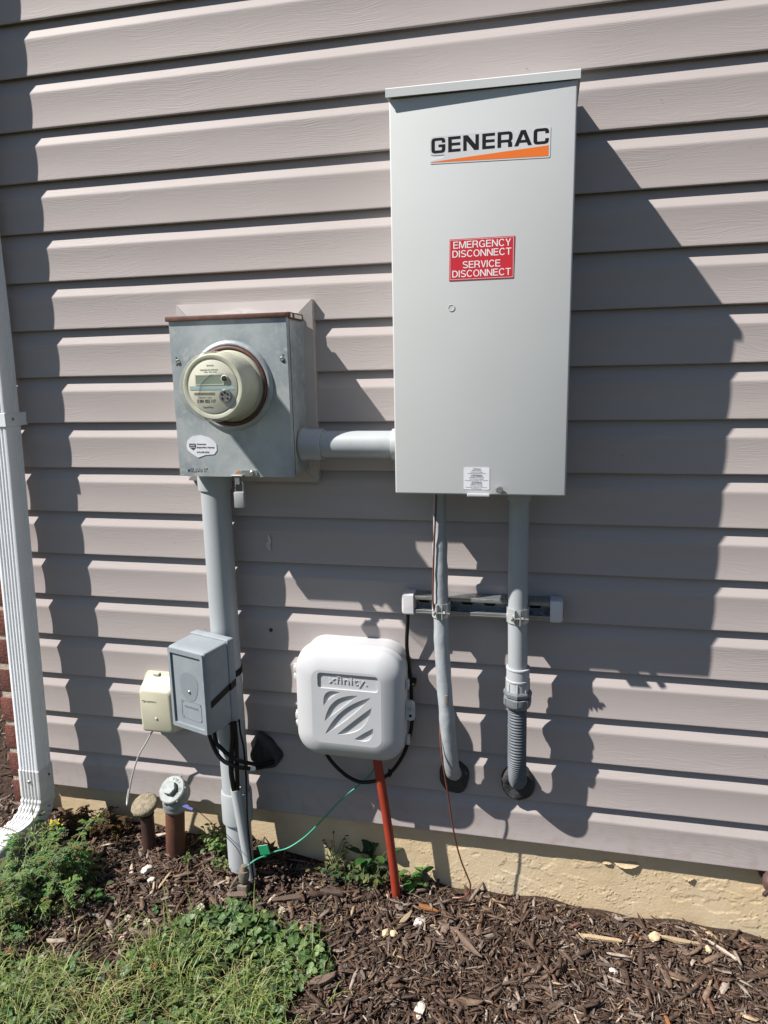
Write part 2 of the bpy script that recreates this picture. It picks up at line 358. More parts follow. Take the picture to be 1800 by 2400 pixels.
BX = [-6, -1.4, -0.75, -0.6, -0.2, 0.5, 2.0, 6]; BZ = [-0.10, -0.10, -0.118, -0.145, -0.168, -0.19, -0.20, -0.2]
def gz(x, y):
    x = np.asarray(x, float); y = np.asarray(y, float)
    z = np.interp(x, BX, BZ) + 0.12*np.clip(y, -1.2, 0.02)
    return z + 0.013*np.exp(-((x+0.70)**2+(y+0.125)**2)/0.0035) + 0.006*np.sin(x*17+1.3)*np.cos(y*21) + 0.004*np.sin(x*41+y*33)
def gzs(x, y): return float(gz(x, y))
def axis_pts(lo, hi, step, far):
    a = np.arange(lo, hi+1e-6, step); g = [step*1.6]
    l = [lo]; r = [hi]; d = step*1.7
    while r[-1] < far: r.append(r[-1]+d); l.append(l[-1]-d); d *= 1.7
    return np.array(l[:0:-1] + list(a) + r[1:])
xs = axis_pts(-2.7, 1.3, 0.02, 60); ys = axis_pts(-1.1, 1.2, 0.02, 60)
XX, YY = np.meshgrid(xs, ys); ZZ = gz(XX, YY)
nx, ny = len(xs), len(ys)
I = (np.arange(ny-1)[:, None]*nx + np.arange(nx-1)[None, :]).ravel()
ground = np_mesh('ground', np.stack([XX.ravel(), YY.ravel(), ZZ.ravel()], 1), np.stack([I, I+1, I+1+nx, I+nx], 1), M['soil'])
link(ground); tag(ground, kind='structure', label='dark soil of the planting bed along the house wall')
yl = ys[ys < -0.62]
XX, YY = np.meshgrid(xs, yl); ny = len(yl)
I = (np.arange(ny-1)[:, None]*nx + np.arange(nx-1)[None, :]).ravel()
lawn = np_mesh('lawn', np.stack([XX.ravel(), YY.ravel(), gz(XX, YY).ravel()+0.006], 1), np.stack([I, I+1, I+1+nx, I+nx], 1), M['lawn'])
link(lawn); tag(lawn, kind='structure', label='green lawn in front of the planting bed')

# ------------------------------------------------------------------ siding wall
P = 0.1143
wall = thing('siding_wall', 'taupe vinyl lap siding wall with stepped horizontal courses', 'wall', (0, 0, 0))
prof = [(0.1215, 0.0198), (0.1143, 0.0168), (0.105, 0.0130), (0.092, 0.0078), (0.082, 0.0037), (0.0788, 0.0023), (0.0768, 0.0016)]
for u in (0.985, 0.93, 0.82, 0.66, 0.5, 0.34, 0.18, 0.06, 0.02): prof.append((0.0755*u, 0.0012*u + 0.0017*4*u*(1-u)))
prof += [(0.0003, 0.0002), (-0.0012, 0.0010), (-0.0016, 0.0028), (-0.0014, 0.0040), (0.0045, 0.0044), (0.0050, 0.0205)]
xs_s = np.linspace(-1.385, 1.55, 74)
for i in range(22):
    g = G(); rings = []
    ph = random.uniform(0, 50)
    for x in xs_s:
        w = 0.0011*noise.noise((x*1.9+ph, i*0.7, 0)) + 0.0005*noise.noise((x*6+ph, i*2.7, 3))
        wz = 0.0009*noise.noise((x*1.2, i*3.1, 9))
        rings.append([(x, y + w*(0.3 if k < 3 or k > 18 else 1), i*P + z + (wz if 3 < k < 18 else 0)) for k, (z, y) in enumerate(prof)])
    g.loft(rings, False, False, closed=False)
    obj('siding_panel', g, M['siding'], wall, smooth=50)
# marks on the vinyl: specks, a plugged hole and a pale scuff
g = G()
for _ in range(34):
    x = random.uniform(-1.0, 0.55); i = random.randrange(0, 17); dz = random.uniform(0.008, 0.07)
    y = float(np.interp(dz, [q[0] for q in prof[6:16]][::-1], [q[1] for q in prof[6:16]][::-1]))
    r = random.uniform(0.0006, 0.0014); c = Vector((x, y-0.0018, i*P+dz))
    g.add([c+X*r*math.cos(a)+Z*r*math.sin(a)*0.8 for a in (0, 1.2, 2.4, 3.7, 5)], [(0, 1, 2, 3, 4)])
o = obj('dirt_speck', g, M['speck'], wall, smooth=0); o['kind'] = 'stuff'
g = G().lathe([(0.0048, 0), (0.0048, 0.0012), (0.0036, 0.0018), (0.003, 0.0008), (0.001, 0.0008)], (-0.662, 0.0015, 0.507), OUT, 16)
obj('plugged_hole', g, M['speck'], wall)
g = G()
for k in range(5):
    g.sheet([(q[0]*random.uniform(.6, 1.3), q[1]*random.uniform(.6, 1.3)) for q in [(0.003*math.cos(a), 0.008*math.sin(a)) for a in np.linspace(0, 6, 9)]], (-0.655+random.uniform(-.004, .004), -0.0014-0.0002*k, 0.745-0.006*k), X, Z)
obj('pale_scuff', g, M['smear'], wall, smooth=0)

# ------------------------------------------------------------------ foundation: parged, flaking paint
fx = np.concatenate([np.arange(-1.40, -0.40, 0.006), np.arange(-0.40, 0.64, 0.0023), np.arange(0.64, 1.40, 0.02)]); fz = np.arange(-0.25, 0.022, 0.0024)
V = np.zeros((len(fz)*len(fx), 3)); k = 0
for z in fz:
    for x in fx:
        cell = noise.cell((x*3.1+2, z*5.2, 1)); a = noise.fractal((x*7, z*13, 4.2), 0.62, 2.15, 6)
        b = noise.fractal((x*55, z*60, 7), 0.8, 2.0, 3)
        d = noise.fractal((x*7+9, z*13, 2), 0.6, 2.2, 4)
        h = 0.00022*b + 0.00035*noise.noise((x*230, z*230, 0)) + 0.0009*noise.noise((x*5, z*7, 5))
        e = a*0.6 + d*0.55
        rt = 0.30 if x < -0.25 else 1.0
        if e > 0.30: h += 0.0008*rt*min(1, (e-0.30)/0.015)
        if e < -0.34: h -= 0.0009*rt*min(1, (-0.34-e)/0.010)
        if x > -0.32:
            for lv, amp in ((0.10, 0.0016), (-0.16, 0.0012), (0.30, 0.0018)):
                q = abs(e-lv)
                if q < 0.013 and noise.noise((x*6+lv*40, z*9, 11)) > 0.02: h += amp*(1-q/0.013)
        V[k] = (x, 0.0215 - h, z); k += 1
nx = len(fx)
I = (np.arange(len(fz)-1)[:, None]*nx + np.arange(nx-1)[None, :]).ravel()
found = thing('foundation_wall', 'tan painted stucco foundation strip with flaking paint below the siding', 'wall', (0, 0, 0))
o = np_mesh('stucco_face', V, np.stack([I, I+1, I+1+nx, I+nx], 1), M['stucco']); link(o, found)
o.data.polygons.foreach_set('use_smooth', [True]*len(o.data.polygons))
def flake(cx, cz, w, h, curl, seed):
    rs = random.Random(seed); n = 12; g = G(); rings = []
    for t in (0.0, 0.35, 0.7, 1.0):
        ring = []
        for k in range(n+1):
            u = k/n; half = math.sin(math.pi*min(max(u, 0.02), 0.98))**0.8
            edge = (0.5*h*half)*(1+0.55*rs.uniform(-1, 1))
            zz = cz + edge*(1-2*t) + 0.15*h*math.sin(u*5+seed)
            ring.append((cx-w/2+w*u, 0.0185 - 0.001 - curl*(t**2)*half, zz))
        rings.append(ring)
    g.loft(rings, False, False, closed=False)
    back = [[(p[0], p[1]+0.0009, p[2]) for p in r] for r in rings]
    g.loft(back, False, False, closed=False)
    return g
for cx, cz, w, h, cu, sd in ((0.215, -0.040, 0.058, 0.013, 0.007, 3), (0.170, -0.043, 0.022, 0.008, 0.003, 5), (0.355, -0.055, 0.026, 0.010, 0.004, 8)):
    obj('paint_flake', flake(cx, cz, w, h, cu, sd), M['flake'], found, fix=False)

# ------------------------------------------------------------------ brick front-facade end, left of the downspout
bw = thing('brick_wall', 'red brick wall end with pale mortar behind the white downspout', 'wall', (-1.44, 0.2, -0.1))
PB = 0.0862
obj('mortar', G().box(-1.483, -1.390, 0.0012, 1.50, -0.3, 2.4), M['mortar'], bw, smooth=0)
bmesh_t = []
for t in range(5):
    g = G().box(-0.051, 0.051, -0.1, 0.1, -0.0355, 0.0355, 0.004, 2)
    vs = []
    for v in g.v:
        nn = noise.noise_vector((v[0]*30+t*9, v[1]*30, v[2]*30))*0.003
        vs.append((v[0]+nn.x, v[1]+nn.y, v[2]+nn.z))
    g.v = vs
    o = obj('brick', g, M['brick'], None, smooth=40); bmesh_t.append(o.data); bpy.data.objects.remove(o)
for r in range(-2, 27):
    zc = 0.049 + r*PB
    n = 4 if r < 10 else 2
    for c in range(n):
        o = bpy.data.objects.new('brick', bmesh_t[(r*3+c*2) % 5]); link(o, bw)
        o.location = Vector((-1.438+random.uniform(-.003, .003), 0.098+c*0.212+(0.106 if r % 2 else 0)*(1 if c else 0) + random.uniform(-.002, .002), zc)) - bw.location

# ------------------------------------------------------------------ downspout
def flute_ring(c, w, d, t, grooves_front=True, ex=0.0):
    """cross-section (x,y) of a fluted rectangular downspout, centre c, tangent down; y axis = depth"""
    pts = []
    r = 0.005
    def groove(lst, a, b, n, depth, fn, start=0.12, end=0.88):
        for k in range(n):
            u = start + (end-start)*(k+0.5)/n; hw = (end-start)/n*0.26
            for du, dp in ((-hw*1.25, 0), (-hw*0.55, depth), (hw*0.55, depth), (hw*1.25, 0)): lst.append(fn(u+du, dp))
    hw, hd = w/2, d/2
    # front (y=-hd) from -x to +x
    pts += [(-hw, -hd+r), (-hw+r*0.3, -hd+r*0.3), (-hw+r, -hd)]
    groove(pts, 0, 1, 5, 0.0022, lambda u, p: (-hw+w*u, -hd+p))
    pts += [(hw-r, -hd), (hw-r*0.3, -hd+r*0.3), (hw, -hd+r)]
    groove(pts, 0, 1, 3, 0.0015, lambda u, p: (hw-p, -hd+d*u), 0.48, 0.95)
    pts += [(hw, hd-r*.5), (hw-r*.5, hd), (-hw+r*.5, hd), (-hw, hd-r*.5)]
    groove(pts, 0, 1, 3, 0.0015, lambda u, p: (-hw+p, hd-d*u), 0.05, 0.52)
    return pts
ds = thing('downspout', 'white fluted metal downspout running down the left end of the wall', 'downspout', (-1.33, -0.09, 0))
W_, D_ = 0.0605, 0.0535
cl = [(2.6, -1.333, -0.036), (1.25, -1.333, -0.0385), (0.95, -1.334, -0.046), (0.55, -1.334, -0.0635), (0.3, -1.3285, -0.079), (0.108, -1.3235, -0.092)]
zz = np.linspace(2.6, 0.108, 26); rings = []
for z in zz:
    cx = np.interp(-z, [-q[0] for q in cl], [q[1] for q in cl]); cy = np.interp(-z, [-q[0] for q in cl], [q[2] for q in cl])
    rings.append([(cx+a, cy+b, z) for a, b in flute_ring(None, W_, D_, None)])
obj('pipe', G().loft(rings), M['downspout'], ds, smooth=30)
# elbow: collar then crimped bend turning out from the wall
path = [(-1.3235, -0.0915, 0.114, 0), (-1.323, -0.093, 0.075, 0), (-1.3225, -0.0945, 0.040, 0)]
bend = []
for k in range(1, 26):
    a = math.radians(82*k/25); R = 0.095
    bend.append((-1.3225-0.035*(k/25)**2, -0.0945-R*(1-math.cos(a)), 0.040-R*math.sin(a), a))
rings = []
for j, (x, y, z, a) in enumerate(path+bend):
    s = 1.07
    if j >= 3: s = 1.07 + (0.035 if (j % 5) in (0, 1) else -0.03)
    n_ = Vector((0, math.cos(a), -math.sin(a)))   # depth axis
    rings.append([Vector((x, y, z)) + X*(p*s) + n_*(q*s) for p, q in flute_ring(None, W_, D_, None)])
obj('elbow', G().loft(rings), M['elbow'], ds, smooth=30)
# extension tube lying on the ground
g = G()
def ext_ring(y, s, zc):
    return [(-1.363-0.02*(-y-0.2)+q[0]*s, y, zc+q[1]*s) for q in rrect(0.078, 0.082, 0.012, 4)]
rings = []
for y in [-0.17, -0.195, -0.2, -0.25, -0.255] + list(np.arange(-0.3, -1.0, -0.05)):
    rings.append(ext_ring(y, 1.06 if -0.252 < y < -0.19 else 1.0, -0.074+0.09*(y+0.2)))
obj('extension', g.loft(rings), M['elbow'], ds, smooth=40)
for (x, y, z) in ((-1.322, -0.1205, 0.085),):
    obj('screw', G().lathe([(0.0045, 0), (0.0045, 0.002), (0.0025, 0.004), (0.0022, 0.006)], (x, y, z), OUT, 8), M['steel'], ds)
obj('screw', G().lathe([(0.003, 0), (0.003, 0.002), (0.001, 0.003)], (-1.291, -0.083, 0.088), X, 8), M['speck'], ds)
obj('screw', G().lathe([(0.003, 0), (0.003, 0.002), (0.001, 0.003)], (-1.322, -0.2, -0.075), X, 8), M['steel'], ds)
# strap bracket
st = G(); zc = 1.040; yc = -0.044; q = 0.0018; hw, hd = W_/2+0.0012, D_/2+0.0012; xc = -1.334
st.box(xc+hw, xc+hw+q, yc-hd, 0.004, zc-0.0165, zc+0.0165, 0.0004, 1).box(xc-hw-q, xc-hw, yc-hd, 0.004, zc-0.0165, zc+0.0165, 0.0004, 1)
st.box(xc-hw-q, xc+hw+q, yc-hd-q, yc-hd, zc-0.0165, zc+0.0165, 0.0006, 1)
sb = obj('strap_bracket', st, M['downspout'], ds)
pl = G().prism(rrect(0.034, 0.034, 0.006, 4), (xc-0.014, yc-hd-q-0.0003, zc), X, Z, OUT, 0.003)
obj('clip_plate', pl, M['elbow'], sb)
obj('screw', G().lathe([(0.005, 0), (0.005, 0.002), (0.003, 0.0045)], (xc-0.014, yc-hd-q-0.0033, zc-0.004), OUT, 8), M['steel'], sb)
obj('screw', G().lathe([(0.0042, 0), (0.0042, 0.0012), (0.0025, 0.0018)], (xc+hw+q, yc-0.004, zc+0.001), X, 10), M['galv_bright'], sb)

# ------------------------------------------------------------------ meter mounting trim and meter box
tr = thing('mounting_block', 'almond mitred trim frame behind the galvanised meter box', 'trim frame', (-0.675, 0, 1.095))
x0, x1, z0, z1 = -0.850, -0.517, 0.887, 1.3015
def mitre(a, b, c, d, yo, yi):
    """outer edge a-b, inner edge d-c; outer at yo, inner at yi"""
    A, B, C, D = a, b, c, d
    v = [(A[0], 0.012, A[1]), (B[0], 0.012, B[1]), (A[0], yo, A[1]), (B[0], yo, B[1]), (D[0], yi, D[1]), (C[0], yi, C[1]), (D[0], 0.012, D[1]), (C[0], 0.012, C[1])]
    return G().add(v, [(0, 1, 3, 2), (2, 3, 5, 4), (4, 5, 7, 6), (6, 7, 1, 0), (0, 2, 4, 6), (1, 7, 5, 3)])
ins = 0.030
o4 = [(x0, z0), (x1, z0), (x1, z1), (x0, z1)]; i4 = [(x0+ins, z0+ins), (x1-ins, z0+ins), (x1-ins, z1-ins), (x0+ins, z1-ins)]
sh = 0.0005
for k in range(4):
    a, b = o4[k], o4[(k+1) % 4]; c, d = i4[(k+1) % 4], i4[k]
    dx = Vector((b[0]-a[0], b[1]-a[1])).normalized()*sh
    obj('trim_piece', mitre((a[0]+dx.x, a[1]+dx.y), (b[0]-dx.x, b[1]-dx.y), (c[0]-dx.x, c[1]-dx.y), (d[0]+dx.x, d[1]+dx.y), -0.0135, -0.0205), M['trim'], tr, smooth=20)
obj('back_plate', G().box(x0+ins-0.002, x1-ins+0.002, -0.0135, 0.01, z0+ins-0.002, z1-ins+0.002), M['trim'], tr, smooth=0)
cg = G()
pp = [(-0.80, 1.270), (-0.745, 1.272), (-0.735, 1.279), (-0.70, 1.279), (-0.69, 1.283), (-0.665, 1.282), (-0.645, 1.278), (-0.62, 1.273), (-0.545, 1.270), (-0.545, 1.262), (-0.80, 1.262)]
obj('caulk_bead', cg.prism([(a+0.675, b-1.095) for a, b in pp], (-0.675, -0.013, 1.095), X, Z, OUT, 0.012), M['caulk'], tr)

mb = thing('meter_box', 'weathered galvanised meter socket box with brown rusty top lip', 'meter box', (-0.67, 0, 1.085))
bx0, bx1, bz0, bz1, yf = -0.8045, -0.535, 0.916, 1.2565, -0.136
# shell: back box then a front cover pan a little proud
shell = G().box(bx0+0.002, bx1-0.002, -0.118, -0.0135, bz0+0.003, bz1-0.002, 0.002, 2)
obj('box_shell', shell, M['galv'], mb)
# cover with round opening
cx_, cz_ = -0.667, 1.1145
cov = G(); RO = 0.087
def cov_poly(): return [(bx0-cx_, bz0-cz_), (bx1-cx_, bz0-cz_), (bx1-cx_, bz1-cz_), (bx0-cx_, bz1-cz_)]
cov.prism(cov_poly(), (cx_, -0.119, cz_), X, Z, OUT, 0.017, holes=[circ(RO, 40)])
obj('cover', cov, M['galv'], mb, smooth=20)
rg = G().lathe([(0.097, 0.0), (0.0955, 0.003), (0.092, 0.0065), (0.088, 0.0078), (0.0855, 0.006), (0.085, -0.004)], (cx_, yf-0.0002, cz_), OUT, 56, False, False)
obj('collar', rg, M['galv'], mb, smooth=60)
rr_ = G().lathe([(0.0852, -0.012), (0.0852, 0.0085), (0.0835, 0.0105), (0.0795, 0.0105), (0.0785, 0.008), (0.0785, -0.012)], (cx_, yf, cz_), OUT, 56, False, False)
obj('rusty_ring', rr_, M['rusty_cap'], mb, smooth=50)
lip = G().box(bx0-0.006, bx1+0.0015, yf-0.005, yf+0.012, bz1-0.0025, bz1+0.0080, 0.0015, 2)
lip.box(bx1-0.004, bx1+0.0025, yf+0.0125, -0.032, bz1-0.004, bz1+0.010, 0.001, 1)
lip.box(bx0-0.004, bx1-0.004, yf+0.0125, -0.026, bz1+0.001, bz1+0.0092, 0.001, 1)
obj('top_lip', lip, M['rusty_cap'], mb)
sl = G().box(bx1+0.0026, bx1+0.0036, yf+0.02, yf+0.031, bz1-0.001, bz1+0.007, 0.0003, 1).box(bx1+0.0026, bx1+0.0036, yf+0.045, -0.045, bz1-0.001, bz1+0.007, 0.0003, 1)
obj('lip_slot', sl, M['caulk'], mb)
for sx in (-0.789, -0.5475):
    s_ = obj('screw', G().lathe([(0.005, 0), (0.005, 0.0015), (0.0035, 0.003), (0.001, 0.0025)], (sx, yf, 1.169), OUT, 12), M['steel'], mb)
    for dz in (-0.007, 0.008):
        obj('rivet_hole', G().lathe([(0.0018, 0), (0.0018, 0.0006)], (sx+0.003*(1 if sx < -0.7 else -1)*-1, yf, 1.169+dz), OUT, 8), M['speck'], s_)
obj('embossed_lettering', text_g('MILBANK', 0.0088, (-0.7845, yf, 0.9268), X, Z, OUT, 0.0009, width=0.0495, bold=0.008), M['galv'], mb, smooth=0)
hp = G().prism(rrect(0.040, 0.013, 0.006, 5, 0.006, 0), (-0.642, yf, 0.9245), X, Z, OUT, 0.003)
hp.box(-0.676, -0.648, yf-0.012, yf, 0.918, 0.9215, 0.0008, 1).box(-0.668, -0.656, yf-0.010, yf-0.0005, 0.9005, 0.918, 0.001, 1)
hs = obj('hasp', hp, M['galv_bright'], mb)
obj('screw', G().lathe([(0.0055, 0), (0.0055, 0.002), (0.004, 0.0032), (0.001, 0.0028)], (-0.629, yf-0.0031, 0.9245), OUT, 14), M['steel'], hs)
rt = G().sheet([(0, 0), (0.022, -0.004), (0.024, 0.002), (0.012, 0.010), (0.006, 0.006)], (-0.672, yf-0.0009, 0.9205), X, Z)
obj('rust_patch', rt, M['chip_orange'], hs, smooth=0)
stk = [(-0.036, 0.002), (-0.033, 0.014), (-0.02, 0.023), (0.0, 0.0255), (0.018, 0.021), (0.030, 0.0135), (0.0365, 0.006), (0.0368, -0.008), (0.030, -0.0165), (0.008, -0.0185), (-0.010, -0.0245), (-0.024, -0.016), (-0.034, -0.008)]
sk = obj('inspection_sticker', G().prism(stk, (-0.7468, yf-0.0002, 0.9825), X, Z, OUT, 0.0009), M['sticker'], mb, smooth=20)
ys_ = yf-0.0012
lt = merge(text_g('American', 0.0042, (-0.7575, ys_, 0.9865), X, Z, OUT, 0.0002, width=0.0225, bold=0.02), text_g('Inspection Agency', 0.0042, (-0.7575, ys_, 0.9795), X, Z, OUT, 0.0002, width=0.0425, bold=0.02),
           text_g('610.678.4336', 0.0038, (-0.7585, ys_, 0.9685), X, Z, OUT, 0.0002, width=0.030, bold=0.02))
lt.prism([(-0.008, 0.006), (0.008, 0.006), (0.0085, -0.003), (0.001, -0.009), (-0.004, -0.005), (-0.008, -0.002)], (-0.768, ys_, 0.9835), X, Z, OUT, 0.0002)
obj('printing', lt, M['print'], sk, smooth=0)
gl = G().prism([(-0.006, 0.0012), (0.006, 0.0016), (0.006, 0.0004), (-0.006, 0)], (-0.768, ys_-0.0002, 0.985), X, Z, OUT, 0.0002).prism([(-0.0065, 0.001), (0.007, 0.001), (0.007, 0), (-0.0065, 0)], (-0.768, ys_-0.0002, 0.981), X, Z, OUT, 0.0002)
obj('emblem_stripe', gl, M['sticker'], sk, smooth=0)
obj('cover_crease', G().box(bx1-0.0002, bx1+0.0006, -0.1195, -0.1178, bz0+0.003, bz1-0.006), M['dark'], mb, smooth=0)

# padlock hanging from the hasp
pk = thing('padlock', 'small grey padlock hanging from the meter box hasp', 'padlock', (-0.66, -0.141, 0.866))
obj('lock_body', G().box(-0.6715, -0.6475, -0.149, -0.135, 0.8475, 0.8835, 0.0022, 2), mat('padlock_metal', (0.34, 0.35, 0.36), rough=0.4, metal=0.3), pk)
sp = [(-0.668, -0.142, 0.893)] + [(-0.6595-0.0095*math.cos(a), -0.142, 0.900+0.0075*math.sin(a)) for a in np.linspace(0.5, math.pi, 9)] + [(-0.6505, -0.142, 0.882)]
obj('shackle', G().tube(smoothpath(sp, 3), 0.0016, 8), M['galv_bright'], pk)
obj('shackle', G().tube([(-0.6685, -0.142, 0.882), (-0.669, -0.142, 0.890)], 0.0016, 8), M['galv_bright'], pk)

# electricity meter
em = thing('electricity_meter', 'round cream electricity meter under a clear dome on the galvanised box', 'electricity meter', (cx_, yf, cz_))
C0 = Vector((cx_, yf, cz_))
obj('meter_base', G().lathe([(0.0775, -0.008), (0.0775, 0.006), (0.0755, 0.009), (0.0695, 0.010), (0.0688, 0.060), (0.0675, 0.084), (0.066, 0.0855)], C0, OUT, 56), M['meter_cream'], em, smooth=50)
fp = obj('face_plate', G().lathe([(0.0545, 0.0845), (0.0545, 0.0890), (0.0535, 0.0896)], C0, OUT, 56), M['meter_face'], em, smooth=50)
ring = G().lathe([(0.0665, 0.082), (0.0665, 0.0875), (0.0645, 0.0900), (0.0585, 0.0898), (0.0555, 0.0880), (0.0555, 0.083)], C0, OUT, 56, False, False)
obj('bezel_ring', ring, M['meter_cream'], em, smooth=50)
F0 = C0 + OUT*0.0899
def fpos(dx, dz, dy=0.0): return F0 + X*dx + Z*dz + OUT*dy
obj('display', G().prism(rrect(0.058, 0.0175, 0.001, 2), fpos(-0.006, 0.0145), X, Z, OUT, 0.0006), M['lcd'], fp, smooth=0)
obj('display_frame', G().prism(rrect(0.064, 0.0215, 0.0015, 3), fpos(-0.006, 0.0145), X, Z, OUT, 0.0010, holes=[rrect(0.058, 0.0175, 0.001, 2)]), M['meter_cream'], fp, smooth=0)
obj('port', G().lathe([(0.0082, 0), (0.0078, 0.003), (0.0062, 0.004), (0.0058, 0.002)], fpos(0.0285, 0.0160), OUT, 24), M['meter_face'], fp)
obj('port_lens', G().lathe([(0.0055, 0.0021), (0.004, 0.0040), (0.0005, 0.0046)], fpos(0.0285, 0.0160), OUT, 20), M['black'], fp)
obj('blue_band', G().prism([(-0.051, 0.0035), (0.044, 0.0035), (0.048, -0.0010), (0.050, -0.0040), (-0.051, -0.0040)], fpos(0, -0.0015), X, Z, OUT, 0.0003), M['blue_band'], fp, smooth=0)
obj('optical_disc', G().lathe([(0.0135, 0), (0.0135, 0.0045), (0.0122, 0.0058), (0.0005, 0.0058)], fpos(0.0285, -0.0185), OUT, 24), mat('optical_disc_metal', (0.16, 0.16, 0.16), (0.28, 0.28, 0.28), rough=0.4, metal=0.5, scale=300), fp)
hg = G()
for a in (-60, 0, 60, 130, 230): hg.lathe([(0.0022, 0.0058), (0.0022, 0.0066)], fpos(0.0285+0.0075*math.sin(math.radians(a)), -0.0185+0.0075*math.cos(math.radians(a))), OUT, 8)
obj('disc_hole', hg, M['black'], fp, smooth=0)
pr = merge(text_g('5 001 855 117', 0.0066, fpos(-0.0365, -0.0315), X, Z, OUT, 0.0002, width=0.041, bold=0.012), text_g('OpenWay', 0.0036, fpos(-0.024, -0.0425), X, Z, OUT, 0.0002, width=0.022))
bar = G(); xb = -0.042
rb = random.Random(4)
while xb < 0.004:
    w = rb.choice((0.0005, 0.0008, 0.0013)); bar.prism([(0, 0), (w, 0), (w, 0.0052), (0, 0.0052)], fpos(xb, -0.0160), X, Z, OUT, 0.0002); xb += w + rb.choice((0.0005, 0.0009))
obj('printing', pr, M['print'], fp, smooth=0); obj('barcode', bar, M['print_soft'], fp, smooth=0)
pr2 = merge(text_g('CENTRON', 0.0030, fpos(-0.011, 0.042), X, Z, OUT, 0.0002, width=0.016), text_g('CL200 240V 3W TYPE C1SR', 0.0026, fpos(-0.026, 0.0335), X, Z, OUT, 0.0002, width=0.040, bold=0.01),
            text_g('FM2S  30TA 1.0Kh', 0.0022, fpos(-0.017, 0.0295), X, Z, OUT, 0.0002, width=0.028), text_g('TRON IP - MESA', 0.0030, fpos(-0.032, -0.0225), X, Z, OUT, 0.0002, width=0.028))
obj('small_printing', pr2, M['print_soft'], fp, smooth=0)['kind'] = 'stuff'
dome = G().lathe([(0.0778, -0.002), (0.0785, 0.004), (0.0760, 0.010), (0.0728, 0.014), (0.0722, 0.060), (0.0716, 0.090), (0.0706, 0.0985), (0.0680, 0.1035), (0.0640, 0.1052), (0.0595, 0.1040), (0.0565, 0.1022), (0.040, 0.1032), (0.015, 0.1040), (0.0005, 0.1041)], C0, OUT, 64, False, True)
obj('clear_dome', dome, M['dome'], em, smooth=60)

# ------------------------------------------------------------------ conduits
def pipe_thing(name, label, cat, loc): return thing(name, label, cat, loc)
cv = pipe_thing('riser_conduit', 'thick grey plastic conduit dropping from the meter box into the mulch', 'conduit', (-0.745, -0.08, -0.15))
obj('pipe', G().tube([(-0.767, -0.042, 0.89), (-0.7660, -0.043, 0.7), (-0.7645, -0.046, 0.45), (-0.7600, -0.053, 0.2), (-0.7555, -0.060, 0.045)], 0.0346, 44), M['pvc'], cv, smooth=60)
obj('pipe', G().tube([(-0.7555, -0.060, 0.05), (-0.7470, -0.075, -0.19)], 0.0322, 40), M['pvc'], cv, smooth=60)
obj('top_coupling', G().lathe([(0.0360, 0), (0.0395, 0.0005), (0.0402, 0.010), (0.0402, 0.047), (0.038, 0.047)], (-0.767, -0.042, 0.871), Z, 40), M['pvc'], cv, smooth=50)
obj('lower_coupling', G().lathe([(0.0330, 0.0), (0.0390, 0.001), (0.0395, 0.006), (0.0395, 0.075), (0.038, 0.083), (0.0348, 0.0835)], (-0.7538, -0.0628, 0.008), (-0.032, 0.06, 1), 40), M['pvc'], cv, smooth=50)

ch = pipe_thing('crossover_conduit', 'short horizontal grey conduit joining the meter box to the tall cabinet', 'conduit', (-0.42, -0.075, 0.982))
obj('pipe', G().tube([(-0.5, -0.064, 0.981), (-0.3, -0.064, 0.981)], 0.0302, 40), M['pvc'], ch, smooth=60)
obj('left_coupling', G().lathe([(0.0375, 0), (0.0375, 0.006), (0.0355, 0.008), (0.0355, 0.045), (0.0345, 0.049), (0.0305, 0.0492)], (-0.5349, -0.064, 0.981), X, 40), M['pvc'], ch, smooth=50)
obj('right_coupling', G().lathe([(0.0304, 0), (0.0345, 0.0005), (0.0352, 0.004), (0.0352, 0.0295), (0.036, 0.030)], (-0.3265, -0.064, 0.981), X, 40), M['pvc_light'], ch, smooth=50)

# ------------------------------------------------------------------ transfer switch cabinet
tsw = thing('transfer_switch_cabinet', 'tall light grey steel cabinet with black and orange logo and red notice', 'electrical cabinet', (-0.127, 0, 1.26))
gx0, gx1, gz0, gz1, gy = -0.2975, 0.0412, 0.8925, 1.634, -0.183
obj('cabinet_body', G().box(gx0+0.004, gx1-0.004, gy+0.0145, -0.0055, gz0+0.004, gz1, 0.003, 2), M['cabinet'], tsw)
